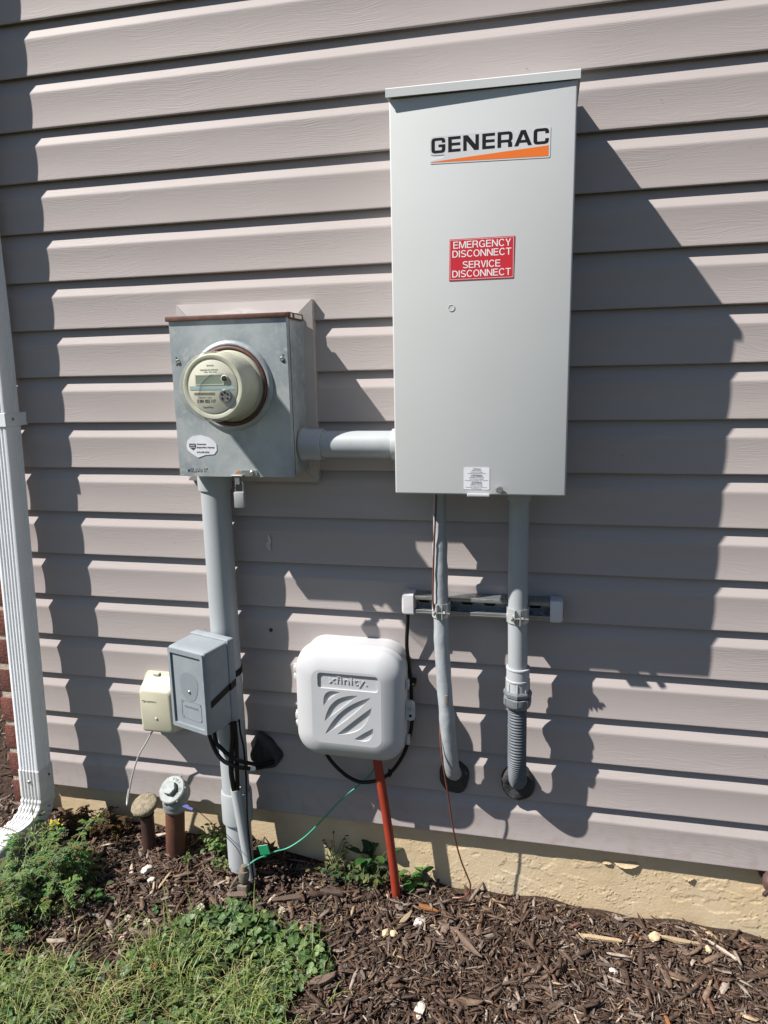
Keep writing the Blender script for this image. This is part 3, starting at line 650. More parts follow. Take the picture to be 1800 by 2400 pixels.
# door pan with dimple
dm = (-0.1815, 1.2555)
door = G().box(gx0, gx1, gy, gy+0.0142, gz0, gz1-0.001, 0.0035, 3)
dr = obj('door', door, M['cabinet'], tsw)
obj('knockout_dimple', G().lathe([(0.0062, 0), (0.0066, 0.0007), (0.0056, 0.0009), (0.0052, 0.0002), (0.0005, 0.0002)], (dm[0], gy-0.0001, dm[1]), OUT, 24, False, True), M['cabinet'], dr, smooth=60)
lid = G()
y0, y1 = gy-0.0105, gy-0.0040
lid.add([(gx0-0.004, y0, gz1-0.0015), (gx1+0.0045, y1, gz1-0.0015), (gx1+0.0045, y1, gz1+0.0125), (gx0-0.004, y0, gz1+0.0125),
         (gx0-0.004, y0+0.002, gz1+0.0145), (gx1+0.0045, y1+0.002, gz1+0.0145), (gx1+0.0045, -0.004, gz1+0.030), (gx0-0.004, -0.004, gz1+0.030), (gx0-0.004, -0.004, gz1), (gx1+0.0045, -0.004, gz1),
         (gx0-0.004, y0+0.0015, gz1-0.0015), (gx1+0.0045, y1+0.0015, gz1-0.0015), (gx0-0.004, y0+0.0015, gz1+0.0008), (gx1+0.0045, y1+0.0015, gz1+0.0008)],
        [(0, 1, 2, 3), (3, 2, 5, 4), (4, 5, 6, 7), (7, 6, 9, 8), (0, 10, 11, 1), (10, 12, 13, 11), (12, 8, 9, 13), (0, 3, 4, 7, 8, 12, 10), (1, 11, 13, 9, 6, 5, 2)])
obj('lid', lid, M['cabinet'], tsw, smooth=25)
# logo
L0 = Vector((-0.2182, gy-0.0003, 1.5325)); mm = 0.001
def cshape(w):
    return [(w, 17.4), (w, 20), (w-0.6, 23), (w-2.6, 25.3), (w-6.5, 26.2), (6.5, 26.2), (2.6, 25.3), (0.6, 23), (0, 19.5), (0, 6.7), (0.6, 3.2), (2.6, 0.9), (6.5, 0), (w-6.5, 0), (w-2.6, .9), (w-.6, 3.2), (w, 6.7)]
LET = []
LET.append((0, cshape(26)[:17] + [(26, 14.6), (13.3, 14.6), (13.3, 10.2), (19.6, 10.2), (19.6, 5.9), (18.4, 4.8), (7.7, 4.8), (6.5, 5.9), (6.5, 20.3), (7.7, 21.4), (18.3, 21.4), (19.6, 20.3), (19.6, 17.4)], []))
def E_(w): return [(0, 0), (w, 0), (w, 4.9), (6.6, 4.9), (6.6, 10.8), (w-.6, 10.8), (w-.6, 15.5), (6.6, 15.5), (6.6, 21.3), (w, 21.3), (w, 26.2), (0, 26.2)]
LET.append((31.3, E_(22.8), [])); LET.append((59, [(0, 0), (6.3, 0), (6.3, 16.2), (20.2, 0), (28.5, 0), (28.5, 26.2), (22.2, 26.2), (22.2, 10.0), (8.4, 26.2), (0, 26.2)], []))
LET.append((93.6, E_(22.8), []))
LET.append((121.2, [(0, 0), (6.5, 0), (6.5, 8.2), (17.6, 8.2), (18.8, 7.0), (19.0, 0), (26.4, 0), (26.1, 6.8), (24.2, 10.2), (26.3, 12.6), (26.8, 15.5), (26.8, 20.5), (25.4, 24.2), (21, 26.2), (0, 26.2)], [[(6.5, 12.7), (19.2, 12.7), (20.3, 13.8), (20.3, 20.3), (19.2, 21.4), (6.5, 21.4)]]))
LET.append((151.2, [(0, 0), (7.0, 0), (9.4, 5.2), (22.0, 5.2), (24.4, 0), (31.4, 0), (19.9, 26.2), (11.5, 26.2)], [[(11.5, 9.7), (19.9, 9.7), (15.7, 19.6)]]))
LET.append((185, cshape(27) + [(27, 9.2), (20.6, 9.2), (20.6, 5.9), (19.4, 4.8), (7.7, 4.8), (6.5, 5.9), (6.5, 20.3), (7.7, 21.4), (19.4, 21.4), (20.6, 20.3), (20.6, 17.4)], []))
outl = [(-3.0, 3), (-1.5, -1.5), (3, -3.2), (24, -3.4), (24.6, -8.2), (0, -12.2), (-2.6, -14), (-2.3, -17.2), (0, -17.8), (213, -23.3), (214.8, -21.5), (215, 27), (212, 29.2), (190, 29), (185.5, 27.5), (181.5, 22), (178, 28.6), (157.5, 28.6), (154, 22), (149, 28), (120, 29), (3, 29), (-1.5, 27), (-3, 23)]
lg = obj('logo_decal', G().prism([(a*mm, b*mm) for a, b in outl], L0, X, Z, OUT, 0.0003), M['decal'], dr, smooth=0)
g = G()
for ox, po, ho in LET: g.prism([((ox+a)*mm, b*mm) for a, b in po], L0+OUT*0.0003, X, Z, OUT, 0.0002, holes=[[((ox+a)*mm, b*mm) for a, b in h] for h in ho])
obj('logo_lettering', g, M['black'], lg, smooth=0)
obj('logo_wedge', G().prism([(0, -0.0153), (0.2120, -0.0208), (0.2120, -0.0028), (0, -0.0142)], L0+OUT*0.0003, X, Z, OUT, 0.0002), M['orange'], lg, smooth=0)
# red notice
rn = obj('red_notice', G().prism([(-0.0610, -0.0372), (0.0598, -0.0372), (0.0612, 0.0374), (-0.0600, 0.0374)], (-0.1248, gy-0.0003, 1.3424), X, Z, OUT, 0.0006), M['red'], dr, smooth=0)
yr = gy-0.0009
def stroke(pts, w):
    P_ = [Vector((*p, 0)) for p in pts]; l, r_ = [], []
    for i, p in enumerate(P_):
        d0 = (p-P_[i-1]).normalized() if i else None; d1 = (P_[i+1]-p).normalized() if i < len(P_)-1 else None
        d = ((d0 or d1)+(d1 or d0)).normalized(); n = Vector((-d.y, d.x, 0)); k = 1/max(0.5, n.dot(Vector((-(d1 or d0).y, (d1 or d0).x, 0))))
        l.append((p.x+n.x*w/2*k, p.y+n.y*w/2*k)); r_.append((p.x-n.x*w/2*k, p.y-n.y*w/2*k))
    return l+r_[::-1]
def arc(cx, cy, rx, ry, a0, a1, n=14): return [(cx+rx*math.cos(math.radians(a)), cy+ry*math.sin(math.radians(a))) for a in np.linspace(a0, a1, n)]
def sans(ch, t=0.125):
    """grotesque capitals on a unit cap height: (advance, [(outline, holes)])"""
    h = t/2
    if ch == 'E': return 0.64, [([(0, 0), (.60, 0), (.60, t), (t, t), (t, .46), (.55, .46), (.55, .46+t), (t, .46+t), (t, 1-t), (.585, 1-t), (.585, 1), (0, 1)], [])]
    if ch == 'T': return 0.66, [([(.33-h, 0), (.33+h, 0), (.33+h, 1-t), (.65, 1-t), (.65, 1), (.01, 1), (.01, 1-t), (.33-h, 1-t)], [])]
    if ch == 'I': return 0.19, [([(0, 0), (t, 0), (t, 1), (0, 1)], [])]
    if ch == 'N': return 0.74, [([(0, 0), (t, 0), (t, .78), (.565, 0), (.70, 0), (.70, 1), (.70-t, 1), (.70-t, .22), (.135, 1), (0, 1)], [])]
    if ch == 'M': return 0.87, [([(0, 0), (t*.95, 0), (t*.95, .80), (.355, 0), (.475, 0), (.83-t*.95, .80), (.83-t*.95, 0), (.83, 0), (.83, 1), (.66, 1), (.415, .20), (.17, 1), (0, 1)], [])]
    if ch == 'V': return 0.66, [([(.255, 0), (.385, 0), (.64, 1), (.51, 1), (.32, .15), (.13, 1), (0, 1)], [])]
    if ch == 'Y': return 0.66, [([(.32-h, 0), (.32+h, 0), (.32+h, .39), (.645, 1), (.50, 1), (.32, .51), (.14, 1), (-.005, 1), (.32-h, .39)], [])]
    if ch == 'O': return 0.80, [(arc(.385, .5, .385, .515, 0, 345, 28), [arc(.385, .5, .385-t, .515-t*.92, 0, 345, 28)])]
    if ch == 'D': return 0.75, [([(0, 0), (.30, 0)]+arc(.30, .5, .405, .5, -80, 80, 16)+[(.30, 1), (0, 1)], [[(t, t), (.29, t)]+arc(.29, .5, .405-t, .5-t, -78, 78, 14)+[(.29, 1-t), (t, 1-t)]])]
    if ch == 'R': return 0.73, [([(0, 0), (t, 0), (t, .42), (.36, .42), (.44, .40), (.49, .34), (.53, .14), (.56, 0), (.70, 0), (.655, .12), (.625, .32), (.59, .41), (.53, .46), (.60, .52), (.65, .60), (.665, .72), (.64, .86), (.56, .96), (.45, 1), (0, 1)], [[(t, .54), (.42, .54), (.50, .59), (.53, .70), (.50, .83), (.43, .885), (t, .885)]])]
    if ch == 'C': return 0.75, [(stroke(arc(.375, .5, .375-h, .515-h*.95, 38, 322, 30), t), [])]
    if ch == 'G': return 0.79, [(stroke(arc(.385, .5, .385-h, .515-h*.95, 38, 318, 30), t), []), ([(.42, .385), (.62, .385), (.62, .02), (.715, .02), (.715, .50), (.42, .50)], [])]
    if ch == 'S':
        p = arc(.325, .745, .325-h*1.1, .268-h, 22, 250, 18)[:] ; q = arc(.325, .262, .335-h, .275-h, 70, -158, 20)
        return 0.69, [(stroke(p+q, t*.98), [])]
    return 0.3, []
def sign_line(txt, height, width, cx, zb, y, depth=0.0003):
    adv = []; x = 0
    for ch in txt: a, sh = sans(ch); adv.append((x, sh)); x += a+0.055
    k = width/(x-0.055-0.02); g = G()
    for i, (ox, sh) in enumerate(adv):
        for j, (po, ho) in enumerate(sh):
            g.prism([((ox+p[0])*k, p[1]*height) for p in po], (cx-width/2, y, zb), X, Z, OUT, depth+0.00004*j, holes=[[((ox+p[0])*k, p[1]*height) for p in h_] for h_ in ho])
    return g
tx = merge(sign_line('EMERGENCY', 0.0124, 0.1070, -0.1240, 1.3628, yr), sign_line('DISCONNECT', 0.0124, 0.1095, -0.1245, 1.3468, yr),
           sign_line('SERVICE', 0.0124, 0.0705, -0.1245, 1.3268, yr), sign_line('DISCONNECT', 0.0124, 0.1095, -0.1248, 1.3108, yr))
obj('notice_lettering', tx, M['white'], rn, smooth=0)
fr = G().prism(rrect(0.1185, 0.0715, 0.0008, 2), (-0.1248, yr, 1.3425), X, Z, OUT, 0.0002, holes=[rrect(0.1174, 0.0704, 0.0006, 2)])
obj('notice_border', fr, M['white'], rn, smooth=0)
# warning label
wlb = obj('warning_label', G().prism(rrect(0.0512, 0.0445, 0.002, 3), (-0.1318, gy-0.0002, 0.9258), X, Z, OUT, 0.0004), M['sticker'], dr, smooth=0)
lines = [('! WARNING', .0022, 1), ('CALIFORNIA RESIDENTS', .0016, 0), ('Can expose you to cadmium,', .0016, 0), ('a carcinogen and reproductive toxicant.', .0016, 0), ('www.P65Warnings.ca.gov', .0016, 0),
         ('! AVERTISSEMENT', .0022, 1), ('AVERTISSEMENT DE LA CALIFORNIE', .0016, 0), ('Peut vous exposer au cadmium,', .0016, 0), ('un cancerogene et un toxique pour la reproduction.', .0016, 0), ('www.P65Warnings.ca.gov', .0016, 0),
         ('! ADVERTENCIA', .0022, 1), ('ADVERTENCIA DE CALIFORNIA', .0016, 0), ('Puede exponerle al cadmio,', .0016, 0), ('un cancerigeno y toxico para la reproduccion.', .0016, 0), ('www.P65Warnings.ca.gov', .0016, 0)]
zt = 0.9440; tg = G()
for s, h, hd in lines:
    t = text_g(s, h, (-0.1318, gy-0.0006, zt), X, Z, OUT, 0.0002, align='CENTER', width=min(0.047, len(s)*h*(0.78 if hd else 0.60)), bold=0.02 if hd else 0.0, res=1); tg.add(t.v, t.f)
    zt -= 0.0031 if hd else 0.00275
obj('label_printing', tg, M['print'], wlb, smooth=0)
tb = G().box(-0.1495, -0.1055, gy-0.011, gy+0.002, gz0-0.0018, gz0+0.0004, 0.0006, 1).box(-0.1495, -0.1055, gy-0.0115, gy-0.009, gz0-0.0005, gz0+0.0045, 0.0008, 1)
obj('latch_tab', tb, M['cabinet'], tsw)
obj('knob', G().lathe([(0.0045, 0), (0.0045, 0.004), (0.0068, 0.0045), (0.0070, 0.012), (0.0062, 0.0135), (0.0005, 0.0135)], (-0.0862, gy, 0.9052), OUT, 24), M['galv_bright'], tsw, smooth=40)

# ------------------------------------------------------------------ strut channel and clamps
stc = thing('strut_channel', 'slotted steel strut channel with white end caps across the wall', 'strut channel', (-0.135, 0, 0.608))
sx0, sx1, sz0, sz1, sf, sk_ = -0.300, 0.028, 0.5885, 0.6295, -0.0430, -0.0005
g = G()
g.box(sx0, sx1, sf, sk_, sz1-0.0025, sz1, 0.0006, 1).box(sx0, sx1, sf, sk_, sz0, sz0+0.0025, 0.0006, 1).box(sx0, sx1, sk_-0.0025, sk_-0.0002, sz0+0.0026, sz1-0.0026)
g.box(sx0, sx1, sf, sf+0.0025, sz1-0.0085, sz1-0.0027, 0.0005, 1).box(sx0, sx1, sf, sf+0.0025, sz0+0.0027, sz0+0.0085, 0.0005, 1)
g.box(sx0, sx1, sf+0.0026, sf+0.008, sz1-0.0085, sz1-0.0062).box(sx0, sx1, sf+0.0026, sf+0.008, sz0+0.0062, sz0+0.0085)
obj('channel', g, M['galv_bright'], stc, smooth=30)
for xx in np.arange(sx0+0.03, sx1-0.02, 0.051):
    obj('slot', G().prism(rrect(0.028, 0.0135, 0.0065, 5), (xx, sk_-0.0026, 0.6085), X, Z, OUT, 0.0006), M['dark'], stc, smooth=0)
obj('lag_screw', G().lathe([(0.008, 0), (0.008, 0.004), (0.0045, 0.0042), (0.0045, 0.007)], (-0.139, sk_-0.0033, 0.612), OUT, 6), M['galv_bright'], stc, smooth=20)
for a, b in ((-0.3165, -0.289), (0.019, 0.0465)):
    rings = [[(q_, sf-0.002+ (0.041+0.006)*0 + 0, 0)] for q_ in ()]
    g = G(); s_ = -1 if a < -0.2 else 1
    xi, xo = (b, a) if s_ < 0 else (a, b)
    for x, k in ((xi, 0), (xo-s_*0.006, 0), (xo-s_*0.002, 0.0025), (xo, 0.007)):
        rings.append([(x, (sf+sk_)/2-0.0018+q_[0], 0.609+q_[1]) for q_ in rrect(0.0455-2*k*0.6, 0.0505-2*k*0.6, 0.005, 4)])
    obj('end_cap', g.loft(rings, True, True), M['cap_white'], stc, smooth=40)
def strut_clamp(label, cx, cy, r, zc, loc):
    c = thing('strap_clamp', label, 'pipe clamp', loc, 'strap clamps on the strut channel')
    hz = 0.0165
    for sgn in (-1, 1):
        pts = []
        for a in np.linspace(math.radians(0), math.radians(168), 18):
            pts.append((cx+sgn*math.sin(a)*(r+0.0012)*1.0, cy+math.cos(a)*(r+0.0012)))
        pts = [(cx+sgn*(r+0.0015), sf+0.004)] + [p for p in pts if p[1] < cy+0.006] + [(cx+sgn*0.0052, cy-r-0.010)]
        g = G(); vs = []; t = 0.0016
        n = len(pts)
        rings = []
        for i, (x, y) in enumerate(pts):
            d = Vector((x-cx, y-cy, 0)); d.normalize()
            if i == n-1: d = Vector((sgn, 0, 0))
            rings.append([(x, y, zc-hz), (x+d.x*t, y+d.y*t, zc-hz), (x+d.x*t, y+d.y*t, zc+hz), (x, y, zc+hz)])
        g.loft(rings)
        obj('strap_half', g, M['zinc'], c, smooth=30)
    yb = cy-r-0.0075
    b_ = obj('bolt', G().tube([(cx-0.013, yb, zc-0.002), (cx+0.024, yb, zc-0.002)], 0.0026, 10), M['galv_bright'], c)
    obj('nut', G().lathe([(0.0058, 0), (0.0058, 0.005)], (cx+0.0085, yb, zc-0.002), X, 6), M['steel'], b_, smooth=20)
    obj('bolt_head', G().lathe([(0.005, 0), (0.006, 0.002), (0.006, 0.0035)], (cx-0.0130, yb, zc-0.002), X, 12), M['galv_bright'], b_, smooth=20)
    return c

# ------------------------------------------------------------------ right conduit with corrugated tail
cr = pipe_thing('drop_conduit', 'grey conduit under the tall cabinet ending in dark corrugated tubing', 'conduit', (-0.05, -0.066, 0.5))
px_, py_ = -0.0505, -0.0662
obj('pipe', G().tube([(px_-0.001, py_, 0.872), (px_, py_, 0.6), (px_+0.002, py_, 0.470)], 0.0216, 36), M['pvc'], cr, smooth=60)
obj('top_coupling', G().lathe([(0.0217, 0), (0.0262, 0.0005), (0.0266, 0.004), (0.0266, 0.030)], (px_-0.0015, py_, 0.863), Z, 36), M['pvc'], cr, smooth=50)
qx = px_+0.0025
obj('adapter', G().lathe([(0.0250, 0), (0.0252, 0.0235), (0.0270, 0.0245), (0.0270, 0.0275), (0.0257, 0.0285), (0.0257, 0.0515), (0.0270, 0.0525), (0.0268, 0.055), (0.0222, 0.0555)], (qx, py_, 0.4285), Z, 40), M['pvc_light'], cr, smooth=30)
rib = G()
for a in np.linspace(0, 2*math.pi, 9)[:-1]:
    rib.obox((qx+0.0258*math.cos(a), py_+0.0258*math.sin(a), 0.440), (math.cos(a), math.sin(a), 0), (-math.sin(a), math.cos(a), 0), Z, 0.0025, 0.0028, 0.020, 0.0006, 1)
obj('adapter_rib', rib, M['pvc_light'], cr)
obj('lock_nut', G().lathe([(0.0225, 0), (0.0312, 0.0005), (0.0318, 0.003), (0.0318, 0.009), (0.0300, 0.0125), (0.024, 0.0128)], (qx, py_, 0.4165), Z, 8), M['pvc_dark'], cr, smooth=25)
nut = obj('compression_nut', G().lathe([(0.0222, 0), (0.0270, 0.001), (0.0298, 0.006), (0.0306, 0.012), (0.0306, 0.0245), (0.028, 0.0262)], (qx, py_, 0.3885), Z, 40), M['pvc_dark'], cr, smooth=50)
rg_ = G()
for a in np.linspace(0, 2*math.pi, 7)[:-1]:
    rg_.obox((qx+0.0306*math.cos(a+.4), py_+0.0306*math.sin(a+.4), 0.4045), (math.cos(a+.4), math.sin(a+.4), 0), (-math.sin(a+.4), math.cos(a+.4), 0), Z, 0.0018, 0.0105, 0.017, 0.0007, 1)
obj('grip_lug', rg_, M['pvc_dark'], nut)['kind'] = 'stuff'
tp = smoothpath([(qx, py_, 0.392), (qx+0.0005, py_-0.001, 0.33), (qx+0.001, py_-0.001, 0.262), (qx+0.002, py_+0.012, 0.215), (qx+0.003, py_+0.040, 0.181), (qx+0.003, py_+0.075, 0.163)], 40)
rad = [0.0201 + (0.0013 if (i//2) % 2 else -0.0006) for i in range(len(tp))]
obj('corrugated_tube', G().tube(tp, rad, 32), M['corrugated'], cr, smooth=40)
# flexible sleeve conduit
fl = pipe_thing('sleeved_conduit', 'wavy pale grey sleeved flexible conduit left of the straight drop conduit', 'conduit', (-0.215, -0.06, 0.5))
fp_ = smoothpath([(-0.2245, -0.060, 0.905), (-0.2245, -0.0600, 0.80), (-0.2235, -0.0605, 0.70), (-0.2225, -0.0608, 0.60), (-0.2195, -0.062, 0.50), (-0.2120, -0.064, 0.38), (-0.2055, -0.062, 0.29), (-0.2005, -0.052, 0.225), (-0.1985, -0.030, 0.185), (-0.198, 0.005, 0.167)], 10)
rad = [0.0166 + 0.0012*noise.noise((0, 0, i*0.23)) - (0.0022 if i < 14 else 0) + 0.0012*min(1, i/60) for i in range(len(fp_))]
g = G().tube(fp_, rad, 28)
g.v = [(x+0.0016*noise.noise((x*70, y*70, z*34)), y+0.0018*noise.noise((x*70+5, y*70, z*40)), z) for x, y, z in g.v]
obj('sleeve', g, M['sleeve'], fl, smooth=60)
obj('scuff_mark', G().obox((-0.2075, -0.0805, 0.397), X, (0, 1, 0), Z, 0.006, 0.002, 0.022, 0.0008, 1), M['clampm'], fl)
strut_clamp('bright strap clamp on the wavy sleeved conduit', -0.2225, -0.0610, 0.0172, 0.6075, (-0.2225, -0.06, 0.6075))
strut_clamp('bright strap clamp on the straight drop conduit', px_, py_, 0.0218, 0.6075, (px_, py_, 0.6075))

def putty(label, cx, cz, rx, rz, th, seed, hole=None, cat='duct seal', group=None, pts=None):
    g = G(); n = 26; rings = []
    for h, s in ((0.004, 1.0), (-th*0.6, 0.98), (-th, 0.86), (-th*1.15, 0.6), (-th*0.9, 0.2)):
        ring = []
        for k in range(n):
            a = 2*math.pi*k/n
            if pts:
                q_ = pts[k % len(pts)]; dx, dz = q_[0]-cx, q_[1]-cz
            else:
                w = 1+0.14*noise.noise((math.cos(a)*1.3+seed, math.sin(a)*1.3, seed))
                dx, dz = rx*math.cos(a)*w, rz*math.sin(a)*w
            ring.append((cx+dx*s, h-0.009*noise.noise(((cx+dx*s)*55, (cz+dz*s)*55, seed)), cz+dz*s))
        rings.append(ring)
    g.loft(rings)
    o = obj('duct_seal', g, M['putty'], None, smooth=50)
    return tag(o, label, cat, group)
putty('black putty seal where the pale sleeved conduit enters the siding', -0.199, 0.158, 0.0375, 0.044, 0.011, 3, group='putty seals on the siding')
putty('black putty seal around the end of the corrugated tubing', -0.046, 0.160, 0.0405, 0.046, 0.012, 8, group='putty seals on the siding')
hp_ = [(-0.642, 0.168), (-0.648, 0.181), (-0.662, 0.197), (-0.676, 0.209), (-0.690, 0.220), (-0.704, 0.232), (-0.711, 0.236), (-0.716, 0.228), (-0.719, 0.214), (-0.722, 0.200), (-0.730, 0.186), (-0.737, 0.168), (-0.741, 0.153), (-0.735, 0.146), (-0.722, 0.142), (-0.712, 0.130), (-0.700, 0.126), (-0.686, 0.126), (-0.672, 0.129), (-0.660, 0.137), (-0.650, 0.148), (-0.644, 0.158)]
def resample(pts, n):
    P_ = [Vector((*p, 0)) for p in pts]+[Vector((*pts[0], 0))]
    d = [0]
    for a, b in zip(P_, P_[1:]): d.append(d[-1]+(b-a).length)
    return [(float(np.interp(t, d, [p.x for p in P_])), float(np.interp(t, d, [p.y for p in P_]))) for t in np.linspace(0, d[-1], n+1)[:-1]]
putty('large dark putty patch on the siding where the black cables go in', -0.695, 0.165, 0, 0, 0.019, 5, group='putty seals on the siding', pts=resample([((x+0.692)*0.93-0.692, (z-0.165)*0.93+0.165) for x, z in hp_], 26))

# bare ground wire down from the cabinet
cw = obj('ground_wire', G().tube(smoothpath([(-0.229, -0.078, 0.897), (-0.230, -0.080, 0.84), (-0.2345, -0.080, 0.75), (-0.2375, -0.080, 0.65), (-0.2365, -0.078, 0.618), (-0.231, -0.066, 0.57), (-0.233, -0.055, 0.45), (-0.2265, -0.055, 0.345), (-0.2245, -0.070, 0.30), (-0.218, -0.080, 0.245), (-0.207, -0.073, 0.16), (-0.193, -0.06, 0.04), (-0.178, -0.05, -0.035), (-0.164, -0.045, -0.078), (-0.155, -0.042, -0.110), (-0.163, -0.04, -0.138), (-0.180, -0.036, -0.152), (-0.200, -0.034, -0.158)], 6), 0.0021, 8), M['copper'])
tag(cw, 'thin brown wire hanging from the tall cabinet down to the mulch', 'wire')

# ------------------------------------------------------------------ white cable box
xb_ = thing('cable_box', 'white rounded plastic cable box with embossed name and leaf shaped recesses', 'utility box', (-0.44, 0, 0.366))
XC, ZC, XW, XH = -0.4395, 0.3665, 0.268, 0.283
TILT = math.radians(0.6)
def xring(w, h, r, y): return [(XC+a*math.cos(TILT)+b*math.sin(TILT), y, ZC+b*math.cos(TILT)-a*math.sin(TILT)) for a, b in rrect(w, h, r, 9)]
obj('back_case', G().loft([xring(XW-0.009, XH-0.009, 0.056, 0.004), xring(XW-0.007, XH-0.007, 0.057, -0.050), xring(XW-0.007, XH-0.007, 0.057, -0.0535)]), M['xwhite'], xb_, smooth=50)
rings = []
for y, ins in ((-0.0538, 0.0008), (-0.0545, 0.0), (-0.0590, 0.0), (-0.0605, 0.0012), (-0.0760, 0.0022), (-0.0830, 0.0042), (-0.0885, 0.0082), (-0.0935, 0.0142), (-0.0982, 0.0222), (-0.1022, 0.0310), (-0.1053, 0.0400), (-0.1068, 0.0455), (-0.1076, 0.0500)):
    rings.append(xring(XW-2*ins, XH-2*ins, max(0.060-ins*0.75, 0.02), y))
lidx = obj('lid', G().loft(rings, True, False), M['xwhite'], xb_, smooth=60)
# front panel plate with recesses
pw, ph_, pr_ = XW-0.0995, XH-0.0995, 0.0225
YF = -0.1077
Ux, Vx = Vector((math.cos(TILT), 0, -math.sin(TILT))), Vector((math.sin(TILT), 0, math.cos(TILT)))
O0 = Vector((XC, YF, ZC))
name_rec = rrect(0.146, 0.0385, 0.008, 5, 0.004, 0.0665)
def leafshape(p0, p1, b1, b2, n=14):
    p0, p1 = Vector((*p0, 0)), Vector((*p1, 0)); d = p1-p0; nrm = Vector((-d.y, d.x, 0)).normalized()
    a = []
    for t in np.linspace(0, 1, n): a.append(p0+d*t+nrm*b1*math.sin(math.pi*t)**0.85)
    for t in np.linspace(1, 0, n)[1:-1]: a.append(p0+d*t+nrm*b2*math.sin(math.pi*t)**0.85)
    return [(p.x, p.y) for p in a]
# leaf coordinates from the panel centre (x right, y up)
leaves = [leafshape((-0.0555, 0.0035), (-0.0135, 0.0400), 0.0195, 0.0035), leafshape((-0.0535, -0.0355), (0.0275, 0.0355), 0.0225, -0.0005), leafshape((-0.0530, -0.0690), (0.0590, 0.0335), 0.0175, -0.0055),
          leafshape((-0.0230, -0.0665), (0.0605, 0.0085), 0.001, -0.0235), leafshape((0.0190, -0.0745), (0.0635, -0.0430), 0.001, -0.0195)]
allh = [name_rec] + leaves
g = G()
outer = rrect(pw, ph_, pr_, 9)
D = 0.0045
loops = [outer]+allh; flat = [p for l in loops for p in l]
tris = tessellate_polygon([[Vector((p[0], p[1], 0)) for p in l] for l in loops])
g.add([O0+Ux*p[0]+Vx*p[1] for p in flat], tris)
fpanel = obj('front_panel', g, M['xwhite'], lidx, smooth=20)
for hpoly in allh:
    g = G(); dd = 0.0042
    r0 = [O0+Ux*p[0]+Vx*p[1] for p in hpoly]; cx0 = sum(p[0] for p in hpoly)/len(hpoly); cy0 = sum(p[1] for p in hpoly)/len(hpoly)
    r1 = [O0+Ux*p[0]+Vx*p[1]-OUT*dd for p in hpoly]
    n = len(hpoly); g.add(r0+r1, [(i, (i+1) % n, n+(i+1) % n, n+i) for i in range(n)])
    fl_ = G(); tr_ = tessellate_polygon([[Vector((p[0], p[1], 0)) for p in hpoly]]); g.add(r1, tr_)
    obj('recess', g, M['xwhite'], lidx, smooth=20)
xt = text_g('xfinity.', 0.0195, O0+Ux*0.0035+Vx*0.0605-OUT*0.0042, Ux, Vx, OUT, 0.0016, width=0.092, align='CENTER', bold=-0.006, res=4)
obj('embossed_lettering', xt, M['xwhite'], lidx, smooth=0)
for zc in (0.4285, 0.307):
    h_ = G()
    for dz in (-0.0105, 0.0105): h_.box(-0.5815, -0.5620, -0.070, -0.046, zc+dz-0.0085, zc+dz+0.0085, 0.003, 2)
    h_.tube([(-0.5785, -0.0585, zc-0.0205), (-0.5785, -0.0585, zc+0.0205)], 0.0042, 10)
    obj('hinge', h_, M['xwhite'], xb_)
for zc in (0.418, 0.277):
    obj('side_clip', G().box(-0.3065, -0.2985, -0.066, -0.052, zc-0.0115, zc+0.0115, 0.002, 2), M['xwhite'], xb_)
lug = G().prism([(-0.004, -0.022)] + [(0.006+0.010*math.cos(a), -0.0175+0.006*math.sin(a)) for a in np.linspace(-1.4, 0, 5)] + [(0.006+0.010*math.cos(a), 0.0135+0.010*math.sin(a)) for a in np.linspace(0, 1.5, 6)] + [(-0.004, 0.0245)], (-0.3025, -0.052, 0.352), X, Z, OUT, 0.013)
lo = obj('lock_lug', lug, M['xwhite'], xb_, smooth=25)
obj('lug_collar', G().lathe([(0.0085, 0), (0.0085, 0.0018), (0.007, 0.0022), (0.0066, 0.0004)], (-0.2965, -0.0651, 0.3600), OUT, 20), M['xwhite'], lo)
obj('lug_screw', G().lathe([(0.0035, 0), (0.0035, 0.0018), (0.0018, 0.0024)], (-0.2965, -0.0651, 0.3600), OUT, 12), M['steel'], lo)
obj('lug_hole', G().lathe([(0.0036, 0), (0.0036, 0.0006)], (-0.2955, -0.0651, 0.3410), OUT, 14), M['black'], lo)

# black coax loop from behind the strut under the box
bc = obj('coax_cable', G().tube(smoothpath([(-0.304, -0.030, 0.600), (-0.3065, -0.026, 0.56), (-0.3105, -0.020, 0.50), (-0.3065, -0.018, 0.452), (-0.303, -0.016, 0.41), (-0.3015, -0.016, 0.36), (-0.300, -0.02, 0.315), (-0.304, -0.022, 0.275), (-0.319, -0.022, 0.223), (-0.342, -0.022, 0.180), (-0.365, -0.022, 0.154), (-0.392, -0.022, 0.136), (-0.431, -0.022, 0.127), (-0.462, -0.022, 0.136), (-0.488, -0.022, 0.155), (-0.509, -0.023, 0.178), (-0.523, -0.026, 0.205), (-0.527, -0.030, 0.235)], 8), 0.0046, 12), M['rubber'])
tag(bc, 'black coax cable looping down beside and under the white box', 'cable')
kc = thing('cable_clip', 'small black cable clip screwed to the siding beside the white box', 'cable clip', (-0.297, 0, 0.401))
obj('clip_body', G().box(-0.306, -0.2915, -0.020, 0.001, 0.394, 0.4085, 0.002, 2), M['rubber'], kc)
obj('clip_screw', G().lathe([(0.0035, 0), (0.0035, 0.0015), (0.002, 0.0025)], (-0.2965, -0.0201, 0.4005), OUT, 10), mat('brass_screw', (0.40, 0.30, 0.12), rough=0.35, metal=0.8), kc)
zt_ = thing('cable_tie', 'black zip tie holding the looping coax cable beside the red tube', 'cable tie', (-0.357, -0.022, 0.163))
